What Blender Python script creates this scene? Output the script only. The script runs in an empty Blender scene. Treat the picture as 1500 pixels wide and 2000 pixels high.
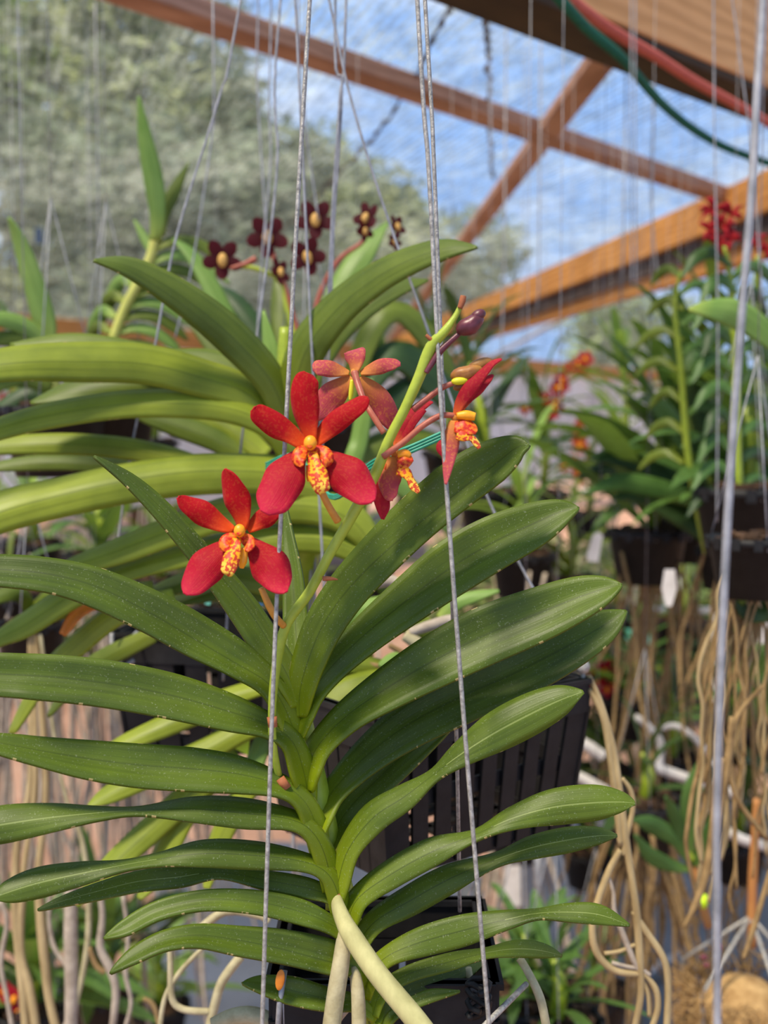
import bpy, math, random
from mathutils import Vector, Matrix, Quaternion
C = bpy.context.scene
COL = C.collection
random.seed(7)

# ------------------------------------------------------------------ camera
F = 2200.0                      # focal length in pixels of the 1500x2000 frame
CAMZ = 1.55
PITCH = math.atan(150.0 / F)
cam = bpy.data.cameras.new('camera'); co = bpy.data.objects.new('camera', cam); COL.objects.link(co)
co.location = (0, 0, CAMZ); co.rotation_euler = (math.radians(90) - PITCH, 0, 0)
cam.sensor_fit = 'VERTICAL'; cam.sensor_height = 36; cam.lens = F / 2000 * 36
cam.clip_start = 0.02; cam.clip_end = 300
cam.dof.use_dof = True; cam.dof.focus_distance = 0.655; cam.dof.aperture_fstop = 6.6
C.camera = co
C.view_settings.view_transform = 'Standard'; C.view_settings.look = 'None'
C.view_settings.gamma = 1; C.view_settings.use_curve_mapping = False
C.view_settings.exposure = 0.36

# ------------------------------------------------------------------ sky
w = bpy.data.worlds.new('sky'); C.world = w; w.use_nodes = True
nt = w.node_tree; nt.nodes.clear()
def N(nt, t, **kw):
    n = nt.nodes.new(t)
    for k, v in kw.items():
        if k.startswith('_'): n.inputs[k[1:]].default_value = v
        else: setattr(n, k, v)
    return n
L = lambda nt, a, b: nt.links.new(a, b)
tc = N(nt, 'ShaderNodeTexCoord'); mp = N(nt, 'ShaderNodeMapping'); mp.inputs['Scale'].default_value = (1.6, 1.6, 4.5)
no = N(nt, 'ShaderNodeTexNoise'); no.inputs['Scale'].default_value = 2.3; no.inputs['Detail'].default_value = 7; no.inputs['Roughness'].default_value = .58
rp = N(nt, 'ShaderNodeValToRGB'); rp.color_ramp.elements[0].position = .47; rp.color_ramp.elements[1].position = .74
rp.color_ramp.elements[0].color = (.24, .42, .80, 1); rp.color_ramp.elements[1].color = (.93, .96, 1.0, 1)
bg = N(nt, 'ShaderNodeBackground'); bg.inputs['Strength'].default_value = 1.3
ou = N(nt, 'ShaderNodeOutputWorld')
L(nt, tc.outputs['Generated'], mp.inputs['Vector']); L(nt, mp.outputs[0], no.inputs['Vector'])
L(nt, no.outputs['Fac'], rp.inputs['Fac']); L(nt, rp.outputs[0], bg.inputs['Color']); L(nt, bg.outputs[0], ou.inputs[0])
# ------------------------------------------------------------------ sun
sl = bpy.data.lights.new('sun', 'SUN'); sl.energy = 8.0; sl.angle = math.radians(9); sl.color = (1, .88, .70)
so = bpy.data.objects.new('sun', sl); COL.objects.link(so)
sd = Vector((0.38, 0.42, -1.0))           # the way the light travels
so.rotation_euler = sd.to_track_quat('-Z', 'Y').to_euler(); so.location = (-2, -2, 6)

# ------------------------------------------------------------------ helpers
RM = Matrix.Rotation(math.radians(90) - PITCH, 3, 'X')
def P(px, py, d):
    """the place seen at pixel px,py at distance d from the camera"""
    return Vector((0, 0, CAMZ)) + RM @ Vector(((px - 750) / F * d, -(py - 1000) / F * d, -d))
def PZ(px, py, z):
    r = RM @ Vector(((px - 750) / F, -(py - 1000) / F, -1)); t = (z - CAMZ) / r.z
    return Vector((0, 0, CAMZ)) + r * t
def rgb(h):
    h = h.lstrip('#'); v = [int(h[i:i+2], 16) / 255 for i in (0, 2, 4)]
    return tuple((c / 12.92 if c <= .04045 else ((c + .055) / 1.055) ** 2.4) for c in v) + (1,)
class MB:
    def __init__(s): s.v = []; s.f = []; s.uv = {}
    def add(s, vs, fs, uvs=None):
        b = len(s.v); s.v += [tuple(v) for v in vs]; s.f += [tuple(i + b for i in f) for f in fs]
        if uvs:
            for i, u in enumerate(uvs): s.uv[b + i] = u
    def box(s, c, sz, rot=None):
        vs = []
        for x in (-1, 1):
            for y in (-1, 1):
                for z in (-1, 1):
                    v = Vector((x * sz[0] / 2, y * sz[1] / 2, z * sz[2] / 2))
                    if rot is not None: v = rot @ v
                    vs.append(Vector(c) + v)
        s.add(vs, [(0, 1, 3, 2), (4, 6, 7, 5), (0, 4, 5, 1), (2, 3, 7, 6), (0, 2, 6, 4), (1, 5, 7, 3)])
    def beam(s, a, b, wd, ht, up=Vector((0, 0, 1))):
        a = Vector(a); b = Vector(b); x = (b - a); l = x.length; x.normalize()
        y = up.cross(x).normalized(); z = x.cross(y)
        s.box((a + b) / 2, (l, wd, ht), Matrix((x, y, z)).transposed())
    def tube(s, pts, rad, n=8, cap=True):
        pts = [Vector(p) for p in pts]; k = len(pts)
        if not isinstance(rad, (list, tuple)): rad = [rad] * k
        vs = []; uv = []; prev = None; acc = 0
        for i, p in enumerate(pts):
            t = (pts[min(i + 1, k - 1)] - pts[max(i - 1, 0)])
            if t.length < 1e-9: t = Vector((0, 0, 1))
            t.normalize()
            if prev is None:
                u = t.orthogonal().normalized()
            else:
                u = (prev - t * prev.dot(t))
                u = u.normalized() if u.length > 1e-6 else t.orthogonal().normalized()
            prev = u; q = t.cross(u)
            if i: acc += (p - pts[i - 1]).length
            for j in range(n):
                a = 2 * math.pi * j / n
                vs.append(p + (u * math.cos(a) + q * math.sin(a)) * rad[i]); uv.append((j / n, acc * 20))
        fs = [(i * n + j, i * n + (j + 1) % n, (i + 1) * n + (j + 1) % n, (i + 1) * n + j) for i in range(k - 1) for j in range(n)]
        if cap: fs += [tuple(range(n))[::-1], tuple((k - 1) * n + j for j in range(n))]
        s.add(vs, fs, uv)
    def ball(s, c, r, rot=None, nu=12, nv=8, fn=None):
        vs = []; c = Vector(c)
        if not isinstance(r, (list, tuple)): r = (r, r, r)
        for i in range(nv + 1):
            th = math.pi * i / nv
            for j in range(nu):
                ph = 2 * math.pi * j / nu
                v = Vector((r[0] * math.sin(th) * math.cos(ph), r[1] * math.sin(th) * math.sin(ph), r[2] * math.cos(th)))
                if fn: v = fn(v, th, ph)
                if rot is not None: v = rot @ v
                vs.append(c + v)
        fs = [(i * nu + j, i * nu + (j + 1) % nu, (i + 1) * nu + (j + 1) % nu, (i + 1) * nu + j) for i in range(nv) for j in range(nu)]
        s.add(vs, fs)
    def mesh(s, name, mat, smooth=True):
        me = bpy.data.meshes.new(name); me.from_pydata(s.v, [], s.f)
        if s.uv:
            ul = me.uv_layers.new(name='UVMap')
            for l in me.loops: ul.data[l.index].uv = s.uv.get(l.vertex_index, (0, 0))
        if smooth: me.polygons.foreach_set('use_smooth', [True] * len(me.polygons))
        if mat: me.materials.append(mat)
        me.update(); return me
    def build(s, name, mat, parent=None, smooth=True):
        return link(name, s.mesh(name, mat, smooth), parent)
def link(name, me, parent=None):
    o = bpy.data.objects.new(name, me); COL.objects.link(o)
    if parent:
        o.parent = parent
        o.matrix_parent_inverse = parent_world(parent).inverted()
    return o
def parent_world(o):
    m = o.matrix_basis.copy()
    if o.parent: m = parent_world(o.parent) @ o.matrix_parent_inverse @ m
    return m
def tag(o, label, cat, group=None, kind=None):
    o['label'] = label; o['category'] = cat
    if group: o['group'] = group
    if kind: o['kind'] = kind
    return o
def thing(name, label, cat, loc, group=None):
    o = bpy.data.objects.new(name, None); COL.objects.link(o); o.location = loc; o.empty_display_size = .02
    return tag(o, label, cat, group)
def solid(o, t, bevel=0):
    m = o.modifiers.new('thickness', 'SOLIDIFY'); m.thickness = t; m.offset = 0
    return o
def crom(pts, n):
    """smooth curve through rows of numbers, n samples"""
    k = len(pts); out = []
    for i in range(n):
        u = i / (n - 1) * (k - 1); a = min(int(u), k - 2); t = u - a
        p0 = pts[max(a - 1, 0)]; p1 = pts[a]; p2 = pts[a + 1]; p3 = pts[min(a + 2, k - 1)]
        row = []
        for j in range(len(p1)):
            A, B, D, E = p0[j], p1[j], p2[j], p3[j]
            row.append(.5 * (2 * B + (D - A) * t + (2 * A - 5 * B + 4 * D - E) * t * t + (3 * B - A - 3 * D + E) * t ** 3))
        out.append(row)
    return out

# ------------------------------------------------------------------ materials
def mat(name, fn):
    m = bpy.data.materials.new(name); m.use_nodes = True; t = m.node_tree; t.nodes.clear()
    out = N(t, 'ShaderNodeOutputMaterial'); sh = fn(t); L(t, sh, out.inputs['Surface']); return m
def ramp(t, fac, stops):
    r = N(t, 'ShaderNodeValToRGB'); e = r.color_ramp.elements
    while len(e) < len(stops): e.new(.5)
    for i, (p, c) in enumerate(stops): e[i].position = p; e[i].color = c
    L(t, fac, r.inputs['Fac']); return r.outputs[0]
def noise(t, sc, det=4, vec=None, rough=.5, scale=None):
    n = N(t, 'ShaderNodeTexNoise'); n.inputs['Scale'].default_value = sc; n.inputs['Detail'].default_value = det; n.inputs['Roughness'].default_value = rough
    if vec is not None:
        if scale:
            m = N(t, 'ShaderNodeMapping'); m.inputs['Scale'].default_value = scale; L(t, vec, m.inputs['Vector']); vec = m.outputs[0]
        L(t, vec, n.inputs['Vector'])
    return n.outputs['Fac']
def mixc(t, fac, a, b, bt='MIX'):
    m = N(t, 'ShaderNodeMix'); m.data_type = 'RGBA'; m.blend_type = bt
    if isinstance(fac, (int, float)): m.inputs[0].default_value = fac
    else: L(t, fac, m.inputs[0])
    for i, x in ((6, a), (7, b)):
        if isinstance(x, tuple): m.inputs[i].default_value = x
        else: L(t, x, m.inputs[i])
    return m.outputs[2]
def math_(t, op, a, b=0, c=None):
    m = N(t, 'ShaderNodeMath'); m.operation = op
    for i, x in enumerate((a, b) if c is None else (a, b, c)):
        if isinstance(x, (int, float)): m.inputs[i].default_value = x
        else: L(t, x, m.inputs[i])
    return m.outputs[0]
def prin(t, col, rough=.5, spec=.5, bump=None, bs=.1, metal=0, sheen=0):
    p = N(t, 'ShaderNodeBsdfPrincipled')
    if isinstance(col, tuple): p.inputs['Base Color'].default_value = col
    else: L(t, col, p.inputs['Base Color'])
    if isinstance(rough, (int, float)): p.inputs['Roughness'].default_value = rough
    else: L(t, rough, p.inputs['Roughness'])
    p.inputs['Specular IOR Level'].default_value = spec; p.inputs['Metallic'].default_value = metal
    if sheen: p.inputs['Sheen Weight'].default_value = sheen
    if bump is not None:
        b = N(t, 'ShaderNodeBump'); b.inputs['Strength'].default_value = bs; b.inputs['Distance'].default_value = .002
        L(t, bump, b.inputs['Height']); L(t, b.outputs[0], p.inputs['Normal'])
    return p.outputs[0]
def transl(t, sh, col, f):
    tr = N(t, 'ShaderNodeBsdfTranslucent')
    if isinstance(col, tuple): tr.inputs[0].default_value = col
    else: L(t, col, tr.inputs[0])
    m = N(t, 'ShaderNodeMixShader'); m.inputs[0].default_value = f; L(t, sh, m.inputs[1]); L(t, tr.outputs[0], m.inputs[2]); return m.outputs[0]
def simple(name, c1, c2, sc=20, rough=.6, spec=.4, bs=.2, metal=0, det=5, scale=None, coord='Object'):
    def f(t):
        tcn = N(t, 'ShaderNodeTexCoord'); n = noise(t, sc, det, tcn.outputs[coord], .6, scale)
        return prin(t, ramp(t, n, [(.3, rgb(c1)), (.7, rgb(c2))]), rough, spec, n, bs, metal)
    return mat(name, f)
def leafmat(name, dark, light, base, edge='#b9a86a', rough=.42, tr=.18, dust=.35, mid=.5, keel=False):
    def f(t):
        tcn = N(t, 'ShaderNodeTexCoord'); uv = tcn.outputs['UV']; ob = tcn.outputs['Object']
        sx = N(t, 'ShaderNodeSeparateXYZ'); L(t, uv, sx.inputs[0]); u, v = sx.outputs[0], sx.outputs[1]
        oi = N(t, 'ShaderNodeObjectInfo')
        n1 = noise(t, 1, 4, uv, .5, (9, 2.2, 1)); n2 = noise(t, 26, 4, ob)
        f1 = math_(t, 'MULTIPLY_ADD', n1, .4, math_(t, 'MULTIPLY', n2, .6))
        nv = noise(t, 1, 3, uv, .6, (34, .8, 1)); f1 = math_(t, 'MULTIPLY_ADD', nv, .16, math_(t, 'MULTIPLY', f1, .86))
        f1 = math_(t, 'ADD', f1, math_(t, 'MULTIPLY_ADD', oi.outputs['Random'], .16, -.08))
        c = ramp(t, f1, [(.28, rgb(dark)), (.74, rgb(light))])
        # yellow-green towards the sheath
        g = N(t, 'ShaderNodeMapRange'); g.inputs[1].default_value = .02; g.inputs[2].default_value = .3; g.inputs[3].default_value = .95; g.inputs[4].default_value = 0; L(t, v, g.inputs[0])
        c = mixc(t, g.outputs[0], c, rgb(base))
        # midrib crease
        du = math_(t, 'ABSOLUTE', math_(t, 'SUBTRACT', u, .5))
        mr = N(t, 'ShaderNodeMapRange'); mr.inputs[1].default_value = 0; mr.inputs[2].default_value = .028; mr.inputs[3].default_value = mid; mr.inputs[4].default_value = 0; L(t, du, mr.inputs[0])
        mcol = tuple(x * .5 for x in rgb(dark)[:3]) + (1,)
        if keel:
            mcol = mixc(t, math_(t, 'GREATER_THAN', v, .55), mcol, rgb('#9aa860'))
        c = mixc(t, mr.outputs[0], c, mcol)
        # pale worn margin
        en = noise(t, 1, 3, uv, .7, (2, 9, 1))
        er = N(t, 'ShaderNodeMapRange'); er.inputs[1].default_value = .485; er.inputs[2].default_value = .497; er.inputs[3].default_value = 0; er.inputs[4].default_value = 1; L(t, du, er.inputs[0])
        ef = math_(t, 'MULTIPLY', er.outputs[0], math_(t, 'GREATER_THAN', en, .6))
        c = mixc(t, ef, c, rgb(edge))
        # dust and water marks
        s1 = noise(t, 900, 2, ob, .6); s2 = noise(t, 22, 3, ob)
        sp = math_(t, 'MULTIPLY', math_(t, 'GREATER_THAN', s1, .66), math_(t, 'MULTIPLY', s2, dust))
        c = mixc(t, sp, c, rgb('#c8cfae'))
        rg = math_(t, 'MULTIPLY_ADD', s2, .35, rough - .15)
        sh = prin(t, c, rg, .32, nv, .12)
        return transl(t, sh, mixc(t, .55, c, rgb('#9bb838')), tr)
    return mat(name, f)
M = {}
M['leaf'] = leafmat('orchid_leaf_green', '#324209', '#5f7418', '#8c9c10')
M['leafu'] = leafmat('orchid_leaf_keeled', '#37480a', '#64781c', '#8c9c10', keel=True, mid=.7)
M['leafb'] = leafmat('orchid_leaf_olive', '#5c6c12', '#98a430', '#9ca830', tr=.25, dust=.15)
M['leafd'] = leafmat('orchid_leaf_dull', '#425410', '#708028', '#849028', tr=.2, dust=.2)
M['leafp'] = leafmat('orchid_leaf_pale', '#6f9440', '#9cba62', '#a5b552', tr=.35, dust=.05)
M['leafg'] = leafmat('orchid_leaf_far', '#3a5a24', '#5f8440', '#6f8d3e', tr=.25, dust=.05)
M['leafk'] = leafmat('orchid_leaf_deep', '#22381a', '#3d5a28', '#4d6428', tr=.15, dust=.05)
M['stem'] = simple('orchid_stem', '#76881a', '#98a82e', 60, .4)
M['spike'] = simple('flower_stalk_green', '#8fa02c', '#a8b63c', 90, .45)
M['stemy'] = simple('yellow_cane', '#a8ad4a', '#c5c468', 30, .5)
M['cane'] = simple('brown_cane', '#9a6030', '#b98245', 30, .6)
M['root'] = simple('aerial_root_cream', '#948a66', '#bdb490', 70, .75, .2, .5)
M['rootg'] = simple('aerial_root_greenish', '#8f8a58', '#bcb67e', 60, .65, .3, .4, scale=(1, 1, .3))
M['roott'] = simple('aerial_root_straw', '#8a7650', '#bba67a', 60, .75, .25, .5, scale=(1, 1, .3))
M['rootb'] = simple('aerial_root_tan', '#6e5838', '#a0855a', 50, .8, .2, .5)
M['rootw'] = simple('aerial_root_grey', '#8f8272', '#b8ab9a', 60, .8, .2, .5)
M['plastic'] = simple('black_plastic', '#0d0d0e', '#1e1d1d', 60, .6, .3, .3)
M['wire'] = simple('galvanised_wire', '#75726c', '#b8b4ac', 320, .5, .4, .4, metal=.3)
M['wireg'] = simple('weathered_wire', '#77787a', '#a9a9ac', 100, .55, .4, .2, metal=.3)
M['twine'] = simple('green_ribbon', '#0e7a5e', '#3fa585', 60, .45)
M['gree'] = simple('green_rope', '#12463a', '#1d6a50', 200, .8, .2, .6)
M['redr'] = simple('red_rope', '#a8473a', '#c96a58', 200, .7, .2, .4)
M['white'] = simple('white_plastic', '#bab3aa', '#dad5ce', 30, .5)
M['neon'] = simple('yellow_tag', '#b6dc14', '#cdec20', 10, .5)
M['blue'] = simple('blue_tape', '#1c5fae', '#3c86cf', 10, .5)
M['teal'] = simple('turquoise_tag', '#5cc2b4', '#86d4c8', 10, .5)
M['maroon'] = simple('maroon_bud', '#4a1a22', '#71303a', 120, .4, .5, .2)
M['budy'] = simple('ochre_bud', '#7a3a24', '#a8762c', 90, .45)
M['yel'] = simple('yellow_column', '#e8860c', '#f2aa1c', 140, .45)
M['yelb'] = simple('yellow_bud_tip', '#b8b818', '#d8cf24', 60, .45)
M['pedy'] = simple('amber_pedicel', '#b87a2c', '#d79a3e', 90, .45)
M['pedr'] = simple('rosy_pedicel', '#8a3f34', '#b5674c', 90, .45)
M['dry'] = simple('dry_bract', '#7a3a1a', '#b8744a', 90, .7)
M['orange'] = simple('withered_orange', '#b8621a', '#d98a26', 60, .5)
M['chip'] = simple('bark_chip', '#2c2018', '#5e4632', 30, .9, .2, .8)
M['dull'] = simple('dull_red_moss', '#8a4a38', '#b06a50', 60, .9)
M['moss'] = simple('coconut_fibre', '#8a6a42', '#b89868', 60, .9, .1, 1)
def petalmat(name, deep, tipc, basec='#e8641a', spots=0.0, b0=.02, b1=.3):
    def f(t):
        tcn = N(t, 'ShaderNodeTexCoord'); uv = tcn.outputs['UV']; ob = tcn.outputs['Object']
        sx = N(t, 'ShaderNodeSeparateXYZ'); L(t, uv, sx.inputs[0]); u, v = sx.outputs[0], sx.outputs[1]
        n = noise(t, 90, 4, ob)
        c = ramp(t, v, [(.25, rgb(deep)), (.95, rgb(tipc))])
        c = mixc(t, math_(t, 'MULTIPLY', n, .35), c, tuple(x * .6 for x in rgb(deep)[:3]) + (1,))
        g = N(t, 'ShaderNodeMapRange'); g.inputs[1].default_value = b0; g.inputs[2].default_value = b1; g.inputs[3].default_value = 1; g.inputs[4].default_value = 0; L(t, v, g.inputs[0])
        c = mixc(t, g.outputs[0], c, rgb(basec))
        du = math_(t, 'ABSOLUTE', math_(t, 'SUBTRACT', u, .5))
        if spots:
            s = math_(t, 'GREATER_THAN', noise(t, 700, 2, ob, .5), .56)
            s = math_(t, 'MULTIPLY', s, math_(t, 'MULTIPLY', noise(t, 60, 2, ob), spots))
            c = mixc(t, s, c, rgb('#e8a03a'))
        vein = noise(t, 1, 3, uv, .5, (40, 2, 1))
        sh = prin(t, c, .6, .2, vein, .25, 0, .05)
        return transl(t, sh, mixc(t, .2, c, rgb('#ff3a20')), .3)
    return mat(name, f)
M['pet'] = petalmat('petal_red', '#b40410', '#be0418', '#ee5a16', .12)
M['sep'] = petalmat('sepal_crimson', '#b00418', '#cc1c44', '#d8401c', .1, .0, .18)
M['petb'] = petalmat('petal_back_rose', '#bb4a48', '#d05a68', '#d89040', .5, .02, .45)
M['petd'] = petalmat('petal_side', '#a81024', '#c02038', '#dd6a28', .1, .0, .25)
M['bur'] = petalmat('petal_burgundy', '#2e060e', '#4a0e1a', '#6a2218')
M['ros'] = petalmat('petal_far_red', '#a01424', '#c02036', '#b02020')
M['sal'] = petalmat('petal_far_orange', '#b8442a', '#cc5c38', '#d88038')
def lipf(t):
    tcn = N(t, 'ShaderNodeTexCoord'); uv = tcn.outputs['UV']; ob = tcn.outputs['Object']
    sx = N(t, 'ShaderNodeSeparateXYZ'); L(t, uv, sx.inputs[0]); v = sx.outputs[1]
    n = noise(t, 520, 2, ob, .5)
    s = math_(t, 'LESS_THAN', n, .5)
    c = ramp(t, v, [(.0, rgb('#f09a12')), (.45, rgb('#f5a81a')), (.6, rgb('#f3c84a'))])
    c = mixc(t, math_(t, 'MULTIPLY', s, .9), c, rgb('#c01c22'))
    return transl(t, prin(t, c, .5, .3, n, .1), c, .15)
M['lip'] = mat('lip_yellow_spotted', lipf)
def lobef(t):
    tcn = N(t, 'ShaderNodeTexCoord'); n = noise(t, 480, 2, tcn.outputs['Object'], .5)
    return prin(t, ramp(t, n, [(.42, rgb('#b8200e')), (.62, rgb('#e8761a'))]), .5, .3)
M['lobe'] = mat('lip_orange_lobe', lobef)
def woodf(c1, c2, axis_scale, rough=.7):
    def f(t):
        tcn = N(t, 'ShaderNodeTexCoord'); n = noise(t, 3.0, 6, tcn.outputs['Object'], .6, axis_scale)
        wv = N(t, 'ShaderNodeTexWave'); wv.bands_direction = 'Z'; wv.inputs['Scale'].default_value = 9; wv.inputs['Distortion'].default_value = 9; wv.inputs['Detail'].default_value = 3
        m = N(t, 'ShaderNodeMapping'); m.inputs['Scale'].default_value = axis_scale; L(t, tcn.outputs['Object'], m.inputs['Vector']); L(t, m.outputs[0], wv.inputs['Vector'])
        f_ = math_(t, 'MULTIPLY_ADD', wv.outputs['Fac'], .4, math_(t, 'MULTIPLY', n, .6))
        return prin(t, ramp(t, f_, [(.25, rgb(c1)), (.75, rgb(c2))]), rough, .25, f_, .3)
    return f
M['wood'] = mat('pine_timber', woodf('#bc8a54', '#d6a26a', (.3, 1.2, 1.2)))
M['woodo'] = mat('amber_timber', woodf('#a56c34', '#c69050', (.3, 1.2, 1.2)))
M['woodr'] = mat('reddish_batten', woodf('#96705a', '#b89078', (.4, 1.5, 1.5)))
M['woodk'] = simple('shaded_underside', '#2a2014', '#4a3a24', 14, .85, scale=(.3, 1, 1))  # darker timber colour, the rafter's underside shade painted in
M['woodd'] = simple('dark_strap', '#2c2420', '#5a4a40', 14, .8)

# ------------------------------------------------------------------ the setting
GZ = 0.0
CEIL = CAMZ + 0.84
def groundf(t):
    tcn = N(t, 'ShaderNodeTexCoord'); ob = tcn.outputs['Object']
    n = noise(t, 1.3, 8, ob, .65); n2 = noise(t, 14, 5, ob, .7)
    c = ramp(t, n, [(.3, rgb('#7a5c4c')), (.5, rgb('#a07c68')), (.7, rgb('#b89a86'))])
    c = mixc(t, math_(t, 'MULTIPLY', n2, .5), c, rgb('#8a6c58'))
    return prin(t, c, .95, .1, n2, .6)
g = MB(); g.add([(-30, -3, GZ), (30, -3, GZ), (30, 60, GZ), (-30, 60, GZ)], [(0, 1, 2, 3)])
o = g.build('floor', mat('reddish_bare_earth', groundf), smooth=False); o['kind'] = 'structure'

def clothf(c1, c2):
    def f(t):
        tcn = N(t, 'ShaderNodeTexCoord'); n = noise(t, 2.5, 6, tcn.outputs['Object'], .6)
        return prin(t, ramp(t, n, [(.3, rgb(c1)), (.7, rgb(c2))]), .38, .6, n, .5)
    return f
def sheet(name, corners, m, label, cat, z, bumps=.012):
    """a loose cloth lying on the ground, slightly rumpled"""
    c = [PZ(x, y, z) for x, y in corners]; b = MB(); n = 24; vs = []
    for i in range(n + 1):
        for j in range(n + 1):
            u, v = i / n, j / n
            p = c[0] * (1 - u) * (1 - v) + c[1] * u * (1 - v) + c[2] * u * v + c[3] * (1 - u) * v
            p.z = z + bumps * (1 + math.sin(u * 23 + v * 9) * .5 + math.sin(v * 31 - u * 7) * .5); vs.append(p)
    b.add(vs, [(i * (n + 1) + j, i * (n + 1) + j + 1, (i + 1) * (n + 1) + j + 1, (i + 1) * (n + 1) + j) for i in range(n) for j in range(n)])
    o = b.build(name, m); tag(o, label, cat); return o
sheet('ground_cloth', [(330, 1650), (930, 1650), (1010, 2300), (150, 2300)], mat('blue_grey_cloth', clothf('#3a3e48', '#5a5e68')),
      'blue-grey weed cloth on the ground below the hanging orchids', 'ground cover', .004)
sheet('ground_cloth', [(1000, 1560), (1700, 1560), (1900, 2300), (1030, 2300)], mat('charcoal_cloth', clothf('#2a2c34', '#40424c')),
      'charcoal weed cloth on the ground at the lower right', 'ground cover', .004)

# shade net overhead: threads run away from the camera to the left
def netf(t):
    tcn = N(t, 'ShaderNodeTexCoord'); ob = tcn.outputs['Object']
    mp = N(t, 'ShaderNodeMapping'); mp.inputs['Rotation'].default_value = (0, 0, math.radians(-19)); L(t, ob, mp.inputs['Vector'])
    def wv(d, s, dist):
        x = N(t, 'ShaderNodeTexWave'); x.bands_direction = d; x.inputs['Scale'].default_value = s; x.inputs['Distortion'].default_value = dist; x.inputs['Detail'].default_value = 2; x.inputs['Detail Scale'].default_value = 2
        L(t, mp.outputs[0], x.inputs['Vector']); return x.outputs['Fac']
    a = wv('X', 13, .6); b = wv('Y', 34, .6)
    n = noise(t, 20, 5, mp.outputs[0], .8, (1, .38, 1)); n2 = noise(t, .9, 4, ob, .6); n3 = noise(t, 60, 3, mp.outputs[0], .6, (1, .6, 1))
    f_ = math_(t, 'MULTIPLY_ADD', a, .2, math_(t, 'MULTIPLY', b, .07))
    f_ = math_(t, 'ADD', f_, math_(t, 'MULTIPLY', math_(t, 'SUBTRACT', n, .5), .9)); f_ = math_(t, 'ADD', f_, math_(t, 'MULTIPLY', math_(t, 'SUBTRACT', n2, .5), .3)); f_ = math_(t, 'ADD', f_, math_(t, 'MULTIPLY', math_(t, 'SUBTRACT', n3, .5), .6))
    r = N(t, 'ShaderNodeMapRange'); r.inputs[1].default_value = -.12; r.inputs[2].default_value = .36; r.inputs[3].default_value = .12; r.inputs[4].default_value = .74; L(t, f_, r.inputs[0])
    tr = N(t, 'ShaderNodeBsdfTransparent'); df = N(t, 'ShaderNodeBsdfTranslucent'); dd = N(t, 'ShaderNodeBsdfDiffuse')
    cf = math_(t, 'ADD', math_(t, 'MULTIPLY', noise(t, 15, 6, mp.outputs[0], .85, (1, .35, 1)), .7), math_(t, 'MULTIPLY', n2, .3))
    cc = ramp(t, cf, [(.38, rgb('#2e302c')), (.5, rgb('#70766a')), (.62, rgb('#b4baa8'))])
    L(t, cc, df.inputs[0]); L(t, cc, dd.inputs[0])
    m1 = N(t, 'ShaderNodeMixShader'); m1.inputs[0].default_value = .5; L(t, df.outputs[0], m1.inputs[1]); L(t, dd.outputs[0], m1.inputs[2])
    m2 = N(t, 'ShaderNodeMixShader'); L(t, r.outputs[0], m2.inputs[0]); L(t, tr.outputs[0], m2.inputs[1]); L(t, m1.outputs[0], m2.inputs[2])
    return m2.outputs[0]
NET = mat('shade_net', netf)
# far wall line, nearer on the left
WA = PZ(-500, 600, CEIL); WB = PZ(2100, 768, CEIL)
WA2 = PZ(0, 612, CEIL); WB2 = PZ(1250, 722, CEIL)
wdir = (WB2 - WA2).normalized(); WA = WA2 - wdir * 4; WB = WB2 + wdir * 14
g = MB(); g.add([(-8, -3, CEIL), (9, -3, CEIL), WB, WA], [(0, 1, 2, 3)])
o = g.build('ceiling', NET, smooth=False); o['kind'] = 'structure'
# far plate board + white sheeting below + posts
def beam(name, a, b, wd, ht, m, label=None, kind='structure'):
    a = Vector(a); b = Vector(b); x = (b - a); l = x.length; x.normalize(); y = Vector((0, 0, 1)).cross(x).normalized(); z = x.cross(y)
    bx = MB(); bx.box((0, 0, 0), (l, wd, ht)); o = bx.build(name, m, smooth=False)
    o.matrix_basis = Matrix.Translation((a + b) / 2) @ Matrix((x, y, z)).transposed().to_4x4()
    bv = o.modifiers.new('bevel', 'BEVEL'); bv.width = .004; bv.segments = 2
    if kind: o['kind'] = kind
    return o
down = Vector((0, 0, -1))
beam('trim_1', WA + down * .075, WB + down * .075, .05, .16, M['woodo'])
wn = Vector((-wdir.y, wdir.x, 0))
g = MB(); a_, b_ = WA + wn * .05 + down * .15, WB + wn * .05 + down * .15
zb = 1.0
vs = []; nn = 120
for i in range(nn + 1):
    p = a_.lerp(b_, i / nn) + wn * (.03 * math.sin(i * 2.1) + .02 * math.sin(i * 5.3)); vs += [p, Vector((p.x, p.y, zb))]
g.add(vs, [(2 * i, 2 * i + 1, 2 * i + 3, 2 * i + 2) for i in range(nn)])
def whitef(t):
    tcn = N(t, 'ShaderNodeTexCoord'); n = noise(t, 1.2, 5, tcn.outputs['Object'])
    c = ramp(t, n, [(.35, rgb('#d2cec8')), (.6, rgb('#f2f3f2'))]); return transl(t, prin(t, c, .7), c, .5)
o = g.build('wall_back', mat('white_sheeting', whitef)); o['kind'] = 'structure'
for i, s in enumerate((.22, .4, .58, .76, .94)):
    p = WA.lerp(WB, s * .62) - wn * .06
    beam('trim_%d' % (i + 20), (p.x, p.y, 0), (p.x, p.y, CEIL - .15), .09, .09, M['woodr'])

# roof battens (nailed under the net) and the deep rafters
def level(x, y, z): return PZ(x, y, z)
z1 = CEIL - .022
beam('trim_8', level(60, -85, z1), level(1430, 388, z1), .075, .04, M['woodr'])
beam('trim_9', level(1262, 0, z1 - .002), level(690, 762, z1 - .002), .062, .03, M['woodr'])
z2 = CEIL - .10
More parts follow.
